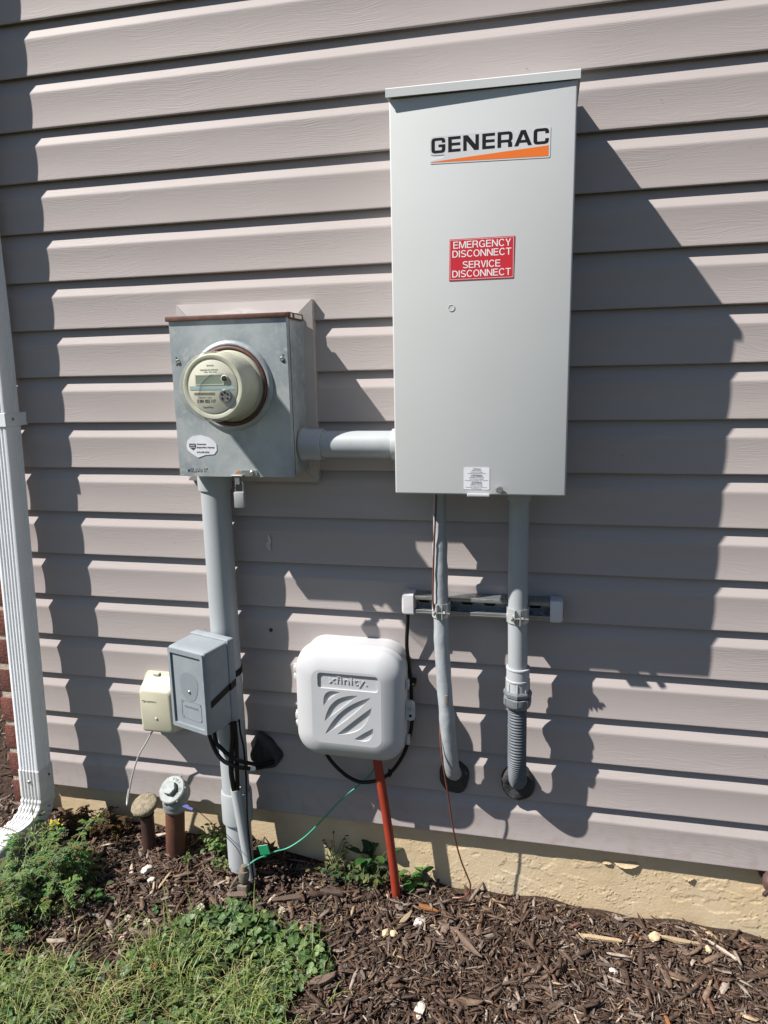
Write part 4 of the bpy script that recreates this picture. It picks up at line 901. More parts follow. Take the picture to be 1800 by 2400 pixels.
obj('tie_band', G().lathe([(0.0050, -0.002), (0.0062, -0.002), (0.0062, 0.002), (0.0050, 0.002)], (-0.3575, -0.022, 0.159), (0.8, 0, 0.6), 14, False, False), M['rubber'], zt_)
obj('tie_tail', G().obox((-0.3575, -0.030, 0.165), X, (0, 1, 0), Z, 0.005, 0.004, 0.022, 0.001, 1), M['rubber'], zt_)

# red tube
rd = obj('red_tube', G().tube(smoothpath([(-0.386, -0.050, 0.242), (-0.380, -0.050, 0.19), (-0.3625, -0.050, 0.06), (-0.348, -0.050, -0.07), (-0.339, -0.050, -0.19)], 5), 0.0110, 20), M['redtube'])
tag(rd, 'red orange plastic tube running from the white box into the mulch', 'tube')

# ------------------------------------------------------------------ grey telephone box strapped to the riser conduit
tb_ = thing('telephone_box', 'weathered grey telephone network box strapped to the thick conduit', 'utility box', (-0.79, -0.12, 0.41))
FL = Vector((-0.861, -0.153, 0)); FR = Vector((-0.7495, -0.190, 0)); u_ = (FR-FL).normalized(); wd = (FR-FL).length
nb = Vector((-u_.y, u_.x, 0))     # points back to the wall
zb, zt2 = 0.3105, 0.5135
def tpt(a, d, z): return FL + u_*(a*wd) + nb*d + Z*z
def tring(d, ea, zlo, zhi, r):
    w = wd+2*ea; return [FL + u_*(wd/2+q[0]) + nb*d + Z*q[1] for q in rrect(w, zhi-zlo, r, 4, 0, (zhi+zlo)/2)]
obj('case', G().loft([tring(0.0735, 0.001, zb-0.004, zt2+0.004, 0.006), tring(0.02, 0.0005, zb-0.001, zt2+0.001, 0.006), tring(0.003, 0.0, zb, zt2, 0.006), tring(0.0, -0.0025, zb+0.0025, zt2-0.0025, 0.005)]), M['tel'], tb_, smooth=40)
obj('flange', G().loft([tring(0.094, 0.004, zb-0.008, zt2+0.0085, 0.006), tring(0.0755, 0.004, zb-0.008, zt2+0.0085, 0.006), tring(0.0737, 0.0025, zb-0.0065, zt2+0.007, 0.005)]), M['tel'], tb_, smooth=40)
fc = tpt(0.5, -0.0002, (zb+zt2)/2); FN = -nb
# raised border round the sunk panel
hw_, hh_ = wd, zt2-zb
frm = G().prism(rrect(hw_-0.005, hh_-0.005, 0.004, 3), fc, u_, Z, FN, 0.0045, holes=[rrect(hw_-0.020, hh_-0.026, 0.002, 2)])
obj('front_frame', frm, M['tel'], tb_, smooth=30)
obj('rubbed_disc', G().prism([(0.029*math.cos(a)*(1+0.08*math.sin(3*a)), 0.038*math.sin(a)*(1+0.06*math.cos(2*a))) for a in np.linspace(0, 2*math.pi, 29)[:-1]], fc+Z*0.010+u_*0.003, u_, Z, FN, 0.0004), M['tel_clean'], tb_, smooth=0)
obj('centre_screw', G().lathe([(0.0042, 0), (0.0042, 0.001), (0.003, 0.0026), (0.001, 0.003)], fc+FN*0.0004-Z*0.003+u_*0.003, FN, 14), M['galv_bright'], tb_)
lf = G().prism(rrect(0.064, 0.046, 0.001, 2), fc-Z*0.050+u_*0.006, u_, Z, FN, 0.0006, holes=[rrect(0.0625, 0.0445, 0.001, 2)])
lf_o = obj('label_outline', lf, M['tel_clean'], tb_, smooth=0)
pn = G()
for sx in (-1, 1):
    for sz in (-1, 1): pn.lathe([(0.0016, 0), (0.0016, 0.0012)], fc-Z*0.050+u_*0.006+u_*(sx*0.028)+Z*(sz*0.019), FN, 8)
obj('label_rivet', pn, M['tel'], lf_o)['kind'] = 'stuff'
obj('faded_lettering', text_g('TELEPHONE', 0.0055, fc-Z*0.045+u_*(0.006-0.024)+FN*0.0001, u_, Z, FN, 0.0003, width=0.046), M['tel_clean'], lf_o, smooth=0)
# tape round box and conduit
g = G(); tw = 0.0085; rings = []
pathT = [FR+u_*0.0016+nb*(0.0105)+Z*0.384, FR+u_*0.0018+nb*0.072+Z*0.404, FR+u_*0.0058+nb*0.0745+Z*0.405, FR+u_*0.0058+nb*0.092+Z*0.411]
for a in np.linspace(-0.75, 1.2, 8): pathT.append(Vector((-0.764+0.0362*math.cos(a), -0.0465+0.0362*math.sin(a), 0.412+0.004*(a+0.6))))
for p in pathT: rings.append([p-Z*tw, p+Z*tw])
g.loft(rings, False, False, closed=False); g.loft([[q+u_*0.0004 for q in r] for r in rings], False, False, closed=False)
tp_ = obj('tape_strap', g, M['tape'], None, smooth=40, fix=False)
tag(tp_, 'black tape strap wrapped round the grey telephone box', 'tape')

# beige box behind it
bg = thing('remote_reader_box', 'small cream plastic box on the siding left of the grey telephone box', 'utility box', (-0.965, 0, 0.3))
def bring(x0, x1, z0, z1, y, r): return [(q[0], y, q[1]) for q in rrect(x1-x0, z1-z0, r, 5, (x0+x1)/2, (z0+z1)/2)]
obj('case', G().loft([bring(-1.022, -0.905, 0.218, 0.372, 0.003, 0.010), bring(-1.021, -0.906, 0.219, 0.371, -0.012, 0.010), bring(-1.018, -0.909, 0.222, 0.368, -0.013, 0.010), bring(-1.012, -0.916, 0.228, 0.352, -0.050, 0.010), bring(-1.009, -0.920, 0.231, 0.346, -0.059, 0.010), bring(-1.005, -0.926, 0.236, 0.341, -0.062, 0.009)]), M['beige'], bg, smooth=50)
obj('front_screw', G().lathe([(0.004, 0), (0.004, 0.0008), (0.0022, 0.0022)], (-0.965, -0.0620, 0.270), OUT, 12), M['beige'], bg)
lt = text_g('neptune', 0.0062, (-0.9935, -0.0620, 0.315), X, Z, OUT, 0.0009, width=0.0300)
lt.lathe([(0.0035, 0), (0.0035, 0.001), (0.0024, 0.001), (0.0024, 0)], (-0.998, -0.0620, 0.317), OUT, 14, False, False)
obj('embossed_lettering', lt, M['beige'], bg, smooth=0)
obj('top_latch', G().box(-0.992, -0.974, -0.020, -0.008, 0.368, 0.3745, 0.001, 1), M['beige'], bg)
gw = obj('signal_wire', G().tube(smoothpath([(-0.975, -0.045, 0.236), (-0.990, -0.050, 0.222), (-1.006, -0.050, 0.196), (-1.034, -0.050, 0.152), (-1.056, -0.050, 0.100), (-1.071, -0.050, 0.050), (-1.083, -0.048, 0.004), (-1.0875, -0.045, -0.001), (-1.092, -0.035, 0.010), (-1.091, -0.025, 0.032)], 7), 0.0022, 8), M['greywire'])
tag(gw, 'thin grey wire hanging loose below the small cream box', 'wire')

# black cables
def cable(name, label, pts, r, group=None):
    o = obj(name, G().tube(smoothpath(pts, 8), r, 12), M['rubber']); return tag(o, label, 'cable', group)
cable('black_cable', 'lower of the two black cables curving from the grey box to the putty patch', [(-0.790, -0.125, 0.312), (-0.783, -0.126, 0.270), (-0.768, -0.130, 0.236), (-0.752, -0.132, 0.217), (-0.733, -0.130, 0.206), (-0.705, -0.115, 0.190), (-0.680, -0.075, 0.170), (-0.668, -0.03, 0.155), (-0.664, -0.012, 0.152)], 0.0050, 'black cables under the grey box')
cable('black_cable', 'upper of the two black cables curving from the grey box to the putty patch', [(-0.772, -0.125, 0.312), (-0.768, -0.127, 0.262), (-0.755, -0.128, 0.246), (-0.731, -0.128, 0.226), (-0.708, -0.116, 0.208), (-0.683, -0.075, 0.179), (-0.669, -0.030, 0.162), (-0.664, -0.012, 0.160)], 0.0050, 'black cables under the grey box')
cable('black_cable', 'left of the two black cables running from the grey box into the white tube', [(-0.722, -0.127, 0.315), (-0.7235, -0.126, 0.275), (-0.730, -0.126, 0.225), (-0.735, -0.122, 0.180), (-0.7355, -0.114, 0.135), (-0.7335, -0.107, 0.085)], 0.0062, 'black cables under the grey box')
cable('black_cable', 'right of the two black cables running from the grey box into the white tube', [(-0.7175, -0.122, 0.315), (-0.7165, -0.121, 0.272), (-0.7185, -0.120, 0.225), (-0.7225, -0.116, 0.168), (-0.7270, -0.109, 0.120), (-0.7285, -0.106, 0.085)], 0.0052, 'black cables under the grey box')
o = cable('thin_black_cable', 'thin black cable running down the right side of the thick conduit', [(-0.7140, -0.103, 0.312), (-0.713, -0.103, 0.278), (-0.7065, -0.104, 0.24), (-0.705, -0.105, 0.20), (-0.704, -0.106, 0.16), (-0.7050, -0.107, 0.11), (-0.7065, -0.108, 0.06), (-0.706, -0.108, 0.01), (-0.704, -0.108, -0.05), (-0.70, -0.106, -0.14)], 0.0024)
lb = obj('cable_label', G().tube([(-0.6905, -0.106, 0.1845), (-0.6835, -0.098, 0.1815)], 0.0054, 10), M['white']); tag(lb, 'tiny white collar label on the black cables by the putty patch', 'label')
# white tube
wt = obj('white_tube', G().lathe([(0.0112, -0.02), (0.0112, 0.0), (0.0128, 0.0), (0.0130, -0.002), (0.0130, -0.28)], (-0.7338, -0.1065, 0.1255), (-0.096, -0.030, 1), 28, False, False), M['pvc_light'])
tag(wt, 'slim white plastic tube leaning on the thick conduit with cables inside', 'tube')

# ------------------------------------------------------------------ rusty pipes
r1 = thing('vent_pipe', 'short rusty pipe with a crusty mushroom shaped cap', 'pipe', (-1.021, -0.058, -0.12))
obj('pipe', G().tube([(-1.022, -0.058, -0.18), (-1.0215, -0.058, -0.003)], 0.0178, 24), M['rust_dark'], r1, smooth=60)
g = G().lathe([(0.019, -0.014), (0.021, -0.008), (0.0315, 0.002), (0.0350, 0.009), (0.0348, 0.014), (0.031, 0.0180), (0.016, 0.0205), (0.0005, 0.021)], (-1.022, -0.058, 0.006), (-0.10, -0.42, 1), 36)
g.v = [tuple(Vector(v)+noise.noise_vector((v[0]*70, v[1]*70, v[2]*70))*0.0026) for v in g.v]
obj('cap', g, M['crust'], r1, smooth=60)
obj('twine', merge(G().lathe([(0.0182, -0.0025), (0.020, 0), (0.0182, 0.0025)], (-1.0218, -0.058, -0.014), Z, 24, False, False), G().tube([(-1.035, -0.072, -0.013), (-1.045, -0.078, -0.011)], 0.0012, 6), G().tube([(-1.035, -0.072, -0.014), (-1.043, -0.080, -0.018)], 0.0012, 6)), M['rubber'], r1)
r2 = thing('fill_pipe', 'rusty brown fill pipe with a silver bolted cap', 'pipe', (-0.9445, -0.065, -0.13))
obj('pipe', G().tube([(-0.9445, -0.065, -0.19), (-0.937, -0.065, -0.06), (-0.930, -0.065, 0.04)], 0.0248, 32), M['rust'], r2, smooth=60)
capax = Vector((-0.12, -0.62, 0.70)).normalized()
bs = G().lathe([(0.0262, 0), (0.0300, 0.003), (0.0312, 0.010), (0.0300, 0.014), (0.0318, 0.018), (0.0318, 0.028), (0.029, 0.034)], (-0.9305, -0.065, 0.018), (0.06, -0.04, 1), 36)
obj('cap_base', bs, M['cast'], r2, smooth=50)
CC = Vector((-0.928, -0.066, 0.070))
cap_ = obj('cap', G().lathe([(0.030, -0.030), (0.0345, -0.018), (0.0352, 0.006), (0.0365, 0.008), (0.0365, 0.014), (0.034, 0.0165), (0.0005, 0.0165)], CC, capax, 40), M['cast'], r2, smooth=40)
obj('hex_nut', G().lathe([(0.0185, 0.0165), (0.0180, 0.028), (0.0165, 0.0295), (0.0005, 0.0295)], CC, capax, 6), M['cast'], cap_, smooth=20)
au = capax.cross(Z).normalized()*-1; av = capax.cross(au)
if av.z < 0: av = -av
if au.x < 0: au = -au
ll = G()
for s, th in zip('FUEL·OIL', np.linspace(100, -20, 8)):
    if s == '·': continue
    a = math.radians(th); d = au*math.cos(a)+av*math.sin(a); t = au*math.sin(a)-av*math.cos(a)
    q = text_g(s, 0.0072, CC+capax*0.0164+d*0.0225-t*0.003, t, d, capax, 0.0014); ll.add(q.v, q.f)
obj('cast_lettering', ll, M['cast'], cap_, smooth=0)
lu = G()
for th in range(20, 380, 60):
    a = math.radians(th); d = au*math.cos(a)+av*math.sin(a); lu.obox(CC+capax*0.010+d*0.0372, d, capax, d.cross(capax), 0.004, 0.007, 0.005, 0.001, 1)
obj('lug', lu, M['cast'], cap_)['kind'] = 'stuff'
bt = thing('wire_tag', 'small blue tag hanging on a thin dark wire beside the rusty fill pipe', 'tag', (-0.877, -0.09, 0.046))
obj('tag_plate', G().obox((-0.8795, -0.089, 0.045), Vector((0.9, 0, -0.28)).normalized(), Vector((0, 1, 0.35)).normalized(), Vector((0.25, -0.3, 0.9)).normalized(), 0.028, 0.010, 0.0015, 0.0004, 1), M['bluetag'], bt)
obj('tie_wire', G().tube(smoothpath([(-0.899, -0.085, 0.043), (-0.868, -0.088, 0.046), (-0.83, -0.10, 0.032), (-0.78, -0.112, 0.004), (-0.735, -0.121, -0.03), (-0.711, -0.142, -0.045)], 5), 0.0010, 6), M['rubber'], bt)

# ground rod with clamp, green ground wire with tag
gr = thing('ground_rod_clamp', 'dark weathered ground rod clamp standing in the mulch below the white tube', 'ground rod', (-0.714, -0.14, -0.13))
obj('rod', G().lathe([(0.0085, -0.09), (0.0085, 0.045), (0.0075, 0.049), (0.0005, 0.050)], (-0.7135, -0.138, -0.115), (0.05, 0.06, 1), 18), M['clampm'], gr, smooth=50)
obj('clamp_ring', G().lathe([(0.0088, -0.012), (0.0125, -0.012), (0.0138, -0.004), (0.0138, 0.010), (0.0125, 0.016), (0.0088, 0.016)], (-0.7125, -0.137, -0.095), (0.05, 0.06, 1), 18), M['clampm'], gr, smooth=40)
obj('clamp_screw', G().tube([(-0.725, -0.146, -0.092), (-0.742, -0.152, -0.120), (-0.743, -0.154, -0.15)], 0.0035, 10), M['clampm'], gr)
obj('clamp_body', G().box(-0.7265, -0.6995, -0.153, -0.127, -0.142, -0.112, 0.004, 2), M['clampm'], gr)
gn = obj('green_wire', G().tube(smoothpath([(-0.385, -0.015, 0.235), (-0.397, -0.016, 0.168), (-0.4355, -0.022, 0.121), (-0.478, -0.035, 0.085), (-0.530, -0.06, 0.030), (-0.568, -0.075, -0.008), (-0.608, -0.090, -0.034), (-0.640, -0.10, -0.042), (-0.668, -0.11, -0.052), (-0.690, -0.122, -0.060), (-0.709, -0.134, -0.075)], 7), 0.0020, 10), M['green'])
tag(gn, 'green ground wire from the white box down to the ground rod clamp', 'wire')
gt = thing('wire_marker_tag', 'dark green flag tag clipped on the green ground wire', 'tag', (-0.674, -0.113, -0.04))
obj('flag', G().obox((-0.6655, -0.1105, -0.0335), Vector((0.95, 0.1, 0.22)).normalized(), Vector((0.1, -0.9, 0.2)).normalized(), Vector((-0.3, 0.1, 0.95)).normalized(), 0.026, 0.0014, 0.025, 0.0005, 1), M['greentag'], gt)
obj('collar', G().lathe([(0.0025, -0.004), (0.0040, -0.004), (0.0040, 0.004), (0.0025, 0.004)], (-0.665, -0.109, -0.0515), (0.9, 0.4, 0.3), 12, False, False), M['greentag'], gt)

# hose spigot at the right edge
hb = thing('hose_spigot', 'brown painted spigot sticking out of the tan foundation', 'spigot', (0.519, -0.03, 0.002))
obj('flange', G().lathe([(0.024, 0), (0.024, 0.004), (0.016, 0.006), (0.014, 0.03)], (0.528, 0.02, -0.012), OUT, 24), M['bib'], hb)
obj('bonnet', G().lathe([(0.0135, -0.03), (0.021, -0.024), (0.0255, -0.012), (0.0262, 0.0), (0.023, 0.012), (0.014, 0.019), (0.0005, 0.021)], (0.524, -0.035, -0.002), (-0.25, -0.62, 0.75), 28), M['bib'], hb, smooth=60)
obj('spout', G().lathe([(0.0125, 0.0), (0.0135, 0.012), (0.0145, 0.014), (0.0145, 0.028), (0.0112, 0.028), (0.0108, 0.014)], (0.528, -0.032, -0.016), (-0.05, -0.55, -0.85), 24, True, False), M['bib'], hb)
obj('valve_stem', G().tube([(0.506, -0.052, -0.012), (0.496, -0.06, -0.018)], 0.005, 8), M['rust_dark'], hb)

# ------------------------------------------------------------------ mulch
VIS = lambda x, y: True
def chip_template(rs, n=5):
    """split-wood splinter: flattened, tapering, ragged ends; 2 x n ring verts lofted along x in [-.5,.5]"""
    rings = []
    tw = rs.uniform(-0.3, 0.3); bow = rs.uniform(-0.12, 0.12)
    e0, e1 = rs.uniform(0.25, 0.95), rs.uniform(0.25, 0.95)
    ts = [0, 0.3, 0.68, 1.0]
    for i, t in enumerate(ts):
        s = {0: e0, 1: 1.0, 2: rs.uniform(0.8, 1.05), 3: e1}[i]; sk = rs.uniform(-0.16, 0.16)
        ring = []
        for k in range(4):
            a = math.pi/4 + k*math.pi/2
            y = math.copysign(0.5, math.cos(a))*s*rs.uniform(0.8, 1.1); z = math.copysign(0.5, math.sin(a))*s*rs.uniform(0.7, 1.15)
            c, sn = math.cos(tw*t), math.sin(tw*t)
            x = t-0.5 + ((sk*(1 if k in (0, 3) else -1) + rs.uniform(-0.05, 0.05)) if i in (0, 3) else 0)
            ring.append((x, y*c-z*sn*0.4 + bow*math.sin(math.pi*t)*0.8, z*c+y*sn*0.4))
        rings.append(ring)
    V = np.array([p for r in rings for p in r]); F = []
    for i in range(3):
        for k in range(4): F.append((i*4+k, i*4+(k+1) % 4, (i+1)*4+(k+1) % 4, (i+1)*4+k))
    F.append((3, 2, 1, 0)); F.append((12, 13, 14, 15))
    return V, np.array(F)
rs = random.Random(3)
TEMPL = [chip_template(rs) for _ in range(24)]
PAL = np.array([(0.066, 0.044, 0.033), (0.108, 0.074, 0.056), (0.155, 0.110, 0.084), (0.100, 0.060, 0.042), (0.20, 0.165, 0.145), (0.29, 0.25, 0.22), (0.36, 0.275, 0.18), (0.14, 0.075, 0.05), (0.45, 0.39, 0.33)])
PW = np.array([0.21, 0.24, 0.21, 0.15, 0.11, 0.05, 0.020, 0.025, 0.008])
def rot_mats(yaw, pitch, roll):
    cy, sy, cp, sp, cr, sr = np.cos(yaw), np.sin(yaw), np.cos(pitch), np.sin(pitch), np.cos(roll), np.sin(roll)
    R = np.empty((len(yaw), 3, 3))
    R[:, 0, 0] = cy*cp; R[:, 0, 1] = cy*sp*sr-sy*cr; R[:, 0, 2] = cy*sp*cr+sy*sr
    R[:, 1, 0] = sy*cp; R[:, 1, 1] = sy*sp*sr+cy*cr; R[:, 1, 2] = sy*sp*cr-cy*sr
    R[:, 2, 0] = -sp; R[:, 2, 1] = cp*sr; R[:, 2, 2] = cp*cr
    return R
def inside(px, py, poly):
    c = np.zeros(len(px), bool); n = len(poly)
    for i in range(n):
        (x1, y1), (x2, y2) = poly[i], poly[(i+1) % n]
        if y1 == y2: continue
        m = ((y1 > py) != (y2 > py)) & (px < (x2-x1)*(py-y1)/(y2-y1)+x1); c ^= m
    return c
GRASS = [(-1.42, -0.47), (-1.199, -0.435), (-1.047, -0.42), (-0.885, -0.390), (-0.855, -0.295), (-0.772, -0.235), (-0.629, -0.180), (-0.590, -0.240), (-0.525, -0.205), (-0.445, -0.270), (-0.455, -0.325), (-0.520, -0.365), (-0.500, -0.45), (-0.46, -0.9), (-1.6, -0.9)]
def chip_mass(n, xr, yr, lmed, seed):
    r = np.random.default_rng(seed)
    x = r.uniform(*xr, n); y = r.uniform(*yr, n)
    keep = ~((y > 0.005) & (x > -1.50)); keep &= ~(inside(x, y, GRASS) & (r.uniform(0, 1, n) > 0.6))
    x, y = x[keep], y[keep]; n = len(x)
    ln = np.clip(r.lognormal(math.log(lmed), 0.55, n), 0.005, 0.055); w = ln*np.clip(r.normal(0.15, 0.07, n), 0.05, 0.40); w = np.maximum(w, 0.0009)
    t = w*r.uniform(0.16, 0.55, n)
    R = rot_mats(r.uniform(0, 2*np.pi, n), r.normal(0, 0.22, n), r.normal(0, 0.35, n))
    z = gz(x, y) + np.abs(r.normal(0.003, 0.005, n)) + t*0.5
    c = PAL[r.choice(len(PAL), n, p=PW/PW.sum())]*np.array([1.03, 0.98, 0.92])*r.uniform(0.65, 1.38, (n, 1))
    tid = r.integers(0, len(TEMPL), n); VV, FF, CC_ = [], [], []; base = 0
    for k, (V, F) in enumerate(TEMPL):
        s = np.where(tid == k)[0]
        if not len(s): continue
        L = V[None]*np.stack([ln[s], w[s], t[s]], 1)[:, None, :]
        Wd = np.einsum('nij,nvj->nvi', R[s], L) + np.stack([x[s], y[s], z[s]], 1)[:, None, :]
        VV.append(Wd.reshape(-1, 3)); m = len(V)
        FF.append((F[None]+(np.arange(len(s))*m)[:, None, None]+base).reshape(-1, 4)); base += len(s)*m
        CC_.append(np.repeat(c[s], m, 0))
    return np.concatenate(VV), np.concatenate(FF), np.concatenate(CC_)
parts = [chip_mass(20000, (-1.62, 0.75), (-0.56, 0.03), 0.013, 1), chip_mass(13000, (-1.62, 0.75), (-0.56, 0.03), 0.021, 2), chip_mass(3500, (-3.2, -1.45), (-0.1, 1.6), 0.028, 3), chip_mass(22000, (-1.62, 0.75), (-0.56, 0.03), 0.008, 4), chip_mass(9000, (0.75, 1.5), (-0.56, 0.03), 0.017, 5), chip_mass(5000, (-0.6, 1.5), (-0.75, -0.56), 0.017, 6)]
off = 0; VV, FF, CC_ = [], [], []
for V, F, C in parts: VV.append(V); FF.append(F+off); CC_.append(C); off += len(V)
mul = np_mesh('mulch', np.concatenate(VV), np.concatenate(FF), M['chip'], np.concatenate(CC_)); link(mul)
tag(mul, 'dark brown shredded wood mulch covering the bed along the foundation', kind='stuff')

# the larger chips one can tell apart: things, sharing meshes
def big_chip_mesh(rs, mname):
    """flat split shard with torn, oblique ends"""
    g = G(); rings = []; n = 5; tw = rs.uniform(-0.5, 0.5); bow = rs.uniform(-0.12, 0.12)
    sk0, sk1 = rs.uniform(-0.22, 0.22), rs.uniform(-0.22, 0.22); e0, e1 = rs.uniform(0.35, 1.0), rs.uniform(0.15, 0.9)
    prf = [(0.5, -0.5), (0.5, 0.15), (0.1+rs.uniform(-.2, .2), 0.5), (-0.5, rs.uniform(0.1, 0.5)), (-0.5, -0.5)]
    ts = [0, 0.12, 0.34, 0.58, 0.80, 0.93, 1.0]
    for t in ts:
        s_ = e0+(1-e0)*min(1, t/0.3) if t < 0.5 else e1+(1-e1)*min(1, (1-t)/0.4)
        ring = []
        for y, z in prf:
            y2, z2 = y*s_*rs.uniform(0.88, 1.12), z*rs.uniform(0.75, 1.2)*(0.6 if t in (0, 1.0) else 1)
            x = t-0.5 + (sk0*y*2*(1-t)**3 + sk1*y*2*t**3)*0.5 + rs.uniform(-.03, .03)*(t in (0, 1.0))*2
            ring.append((x, y2+bow*4*t*(1-t)+z2*tw*(t-.5), z2+y2*tw*(t-.5)))
        rings.append(ring)
    g.loft(rings)
    o = obj('wood_chip', g, M[mname], None, smooth=0); me = o.data; bpy.data.objects.remove(o); return me
rs = random.Random(21)
BIG = {m: [big_chip_mesh(rs, m) for _ in range(4)] for m in ('chip_dark', 'chip_brown', 'chip_grey', 'chip_tan', 'chip_orange', 'chip_pale')}
def put_chip(x, y, ln, w, t, yaw, m, label, group, lift=0.004, pitch=None, roll=None, cat='wood chip'):
    o = bpy.data.objects.new('wood_chip', rs.choice(BIG[m])); link(o)
    o.location = (x, y, gzs(x, y)+lift+t*0.5); o.scale = (ln, w, t)
    o.rotation_euler = (rs.gauss(0, 0.2) if roll is None else roll, rs.gauss(0, 0.12) if pitch is None else pitch, yaw)
    return tag(o, label, cat, group)
cnt = 0
words = {'chip_dark': 'dark brown weathered wood chip lying in the mulch bed', 'chip_brown': 'brown wood chip lying in the mulch bed', 'chip_grey': 'pale grey weathered wood chip lying in the mulch bed', 'chip_orange': 'reddish wood chip lying in the mulch bed'}
while cnt < 262:
    x = rs.uniform(-1.25, 0.60); y = rs.uniform(-0.44, 0.0)
    if inside(np.array([x]), np.array([y]), GRASS)[0]: continue
    if y < -0.30-0.14*(-x) + 0.02 and x > -0.5 and y < -0.42: continue
    m = rs.choices(['chip_dark', 'chip_brown', 'chip_grey', 'chip_orange'], [0.44, 0.36, 0.16, 0.04])[0]
    ln = rs.uniform(0.018, 0.044); w = min(ln*rs.uniform(0.10, 0.32), 0.0085)
    put_chip(x, y, ln, w, w*rs.uniform(0.3, 0.65), rs.uniform(0, 6.28), m, words[m], m.replace('chip_', '')+' chips in the mulch', lift=rs.uniform(0.003, 0.009))
    cnt += 1
# distinct pieces
for a in ((0.156, -0.072, 0.088, 0.010, 0.007, 0.04, 'chip_tan', 'long pale tan stick lying in front of the flaking foundation', 'stick'),
          (0.335, -0.045, 0.085, 0.012, 0.008, -0.05, 'chip_tan', 'pale stick beside the cream stone at the right of the bed', 'stick'),
          (0.42, -0.050, 0.07, 0.007, 0.005, -0.7, 'chip_pale', 'thin bleached twig leaning near the right end of the foundation', 'stick'),
          (-0.455, -0.315, 0.062, 0.022, 0.009, 0.62, 'chip_brown', 'broad brown bark piece at the edge of the grass', 'bark'),
          (-0.585, -0.318, 0.040, 0.020, 0.006, 0.5, 'chip_grey', 'flat grey bark piece lying among the clover and grass', 'bark'),
          (-0.575, -0.300, 0.048, 0.007, 0.005, 0.45, 'chip_pale', 'bleached white stick beside the grey bark in the grass', 'stick'),
          (-0.525, -0.275, 0.052, 0.006, 0.004, -0.75, 'chip_pale', 'thin pale stick slanting across the grass edge', 'stick'),
          (-0.905, -0.305, 0.055, 0.013, 0.007, 0.0, 'chip_grey', 'pale grey wood sliver left of the clover patch', 'bark'),
          (-0.862, -0.300, 0.115, 0.020, 0.012, 0.12, 'chip_dark', 'long dark split branch left of the clover patch', 'branch'),
          (-0.500, -0.092, 0.055, 0.016, 0.010, 0.1, 'chip_dark', 'thick dark bark roll left of the red tube foot', 'bark'),
          (-0.255, -0.075, 0.05, 0.012, 0.006, -0.2, 'chip_orange', 'orange wood shard right of the red tube foot', 'wood chip'),
          (-0.305, -0.115, 0.06, 0.012, 0.006, 1.2, 'chip_tan', 'tan wood splinter standing out below the red tube', 'wood chip'),
          (-0.150, -0.160, 0.08, 0.013, 0.008, -0.8, 'chip_brown', 'long brown splinter in the middle of the bed', 'wood chip'),
          (-0.720, -0.165, 0.045, 0.017, 0.008, 0.3, 'chip_brown', 'reddish brown bark piece in front of the ground rod clamp', 'bark'),
          (-0.600, -0.135, 0.070, 0.015, 0.008, 0.4, 'chip_brown', 'brown bark strip above the clover patch', 'bark')):
    x, y, ln, w, t, yaw, m, lab, cat = a
    put_chip(x, y, ln, w, t, yaw, m, lab, None, 0.010, 0.03, 0.05, cat)
put_chip(-0.272, -0.012, 0.05, 0.013, 0.008, 1.9, 'chip_dark', 'dark wood shard standing upright against the foundation', None, 0.02, -1.0, 0.1)
def stone(x, y, sx, sy, sz, m, label, name='stone', seed=0, cat='stone'):
    bm = bmesh.new(); bmesh.ops.create_icosphere(bm, subdivisions=3, radius=1.0)
    for v in bm.verts:
        n = noise.noise_vector(v.co*1.5+Vector((seed*7, 0, 0)))*0.35 + noise.noise_vector(v.co*4+Vector((seed, 3, 0)))*0.12
        v.co = Vector(((v.co.x+n.x)*sx, (v.co.y+n.y)*sy, (v.co.z+n.z)*sz))
    me = bpy.data.meshes.new(name); bm.to_mesh(me); bm.free(); me.materials.append(M[m])
    me.polygons.foreach_set('use_smooth', [True]*len(me.polygons)); me.set_sharp_from_angle(angle=math.radians(32))
    o = link(bpy.data.objects.new(name, me)); o.location = (x, y, gzs(x, y)+sz*0.6+0.006); o.rotation_euler = (rs.uniform(-.3, .3), rs.uniform(-.3, .3), rs.uniform(0, 3))
    return tag(o, label, cat)
stone(-0.985, -0.135, 0.017, 0.012, 0.008, 'white_stone', 'bright white bark scrap in front of the two rusty pipes', 'bark_scrap', 1, 'scrap')
stone(-0.955, -0.165, 0.010, 0.008, 0.005, 'white_stone', 'smaller pale scrap below the white scrap by the rusty pipes', 'bark_scrap', 2, 'scrap')
stone(-0.270, -0.112, 0.015, 0.010, 0.005, 'white_stone', 'flat white scrap lying right of the red tube foot', 'scrap', 3, 'scrap')
stone(-0.345, -0.158, 0.010, 0.009, 0.007, 'cream_stone', 'cream pebble in the bed below the red tube', 'pebble', 4)
stone(-0.325, -0.158, 0.009, 0.008, 0.006, 'cream_stone', 'smaller cream pebble right beside the other one below the red tube', 'pebble', 5)
stone(0.276, -0.045, 0.014, 0.013, 0.011, 'cream_stone', 'large cream and white stone near the right foundation', 'stone', 6)
stone(0.392, -0.058, 0.009, 0.007, 0.006, 'cream_stone', 'tan pebble near the right edge of the bed', 'pebble', 7)
stone(-0.205, -0.125, 0.015, 0.012, 0.007, 'chip_brown', 'pinkish brown stone beside the flat white scrap', 'stone', 8)
stone(-0.235, -0.325, 0.022, 0.011, 0.005, 'white_stone', 'torn white bark scrap at the bottom edge of the bed', 'bark_scrap', 9, 'scrap')
stone(0.175, -0.16, 0.009, 0.007, 0.005, 'white_stone', 'small pale pebble in the right half of the bed', 'pebble', 10)

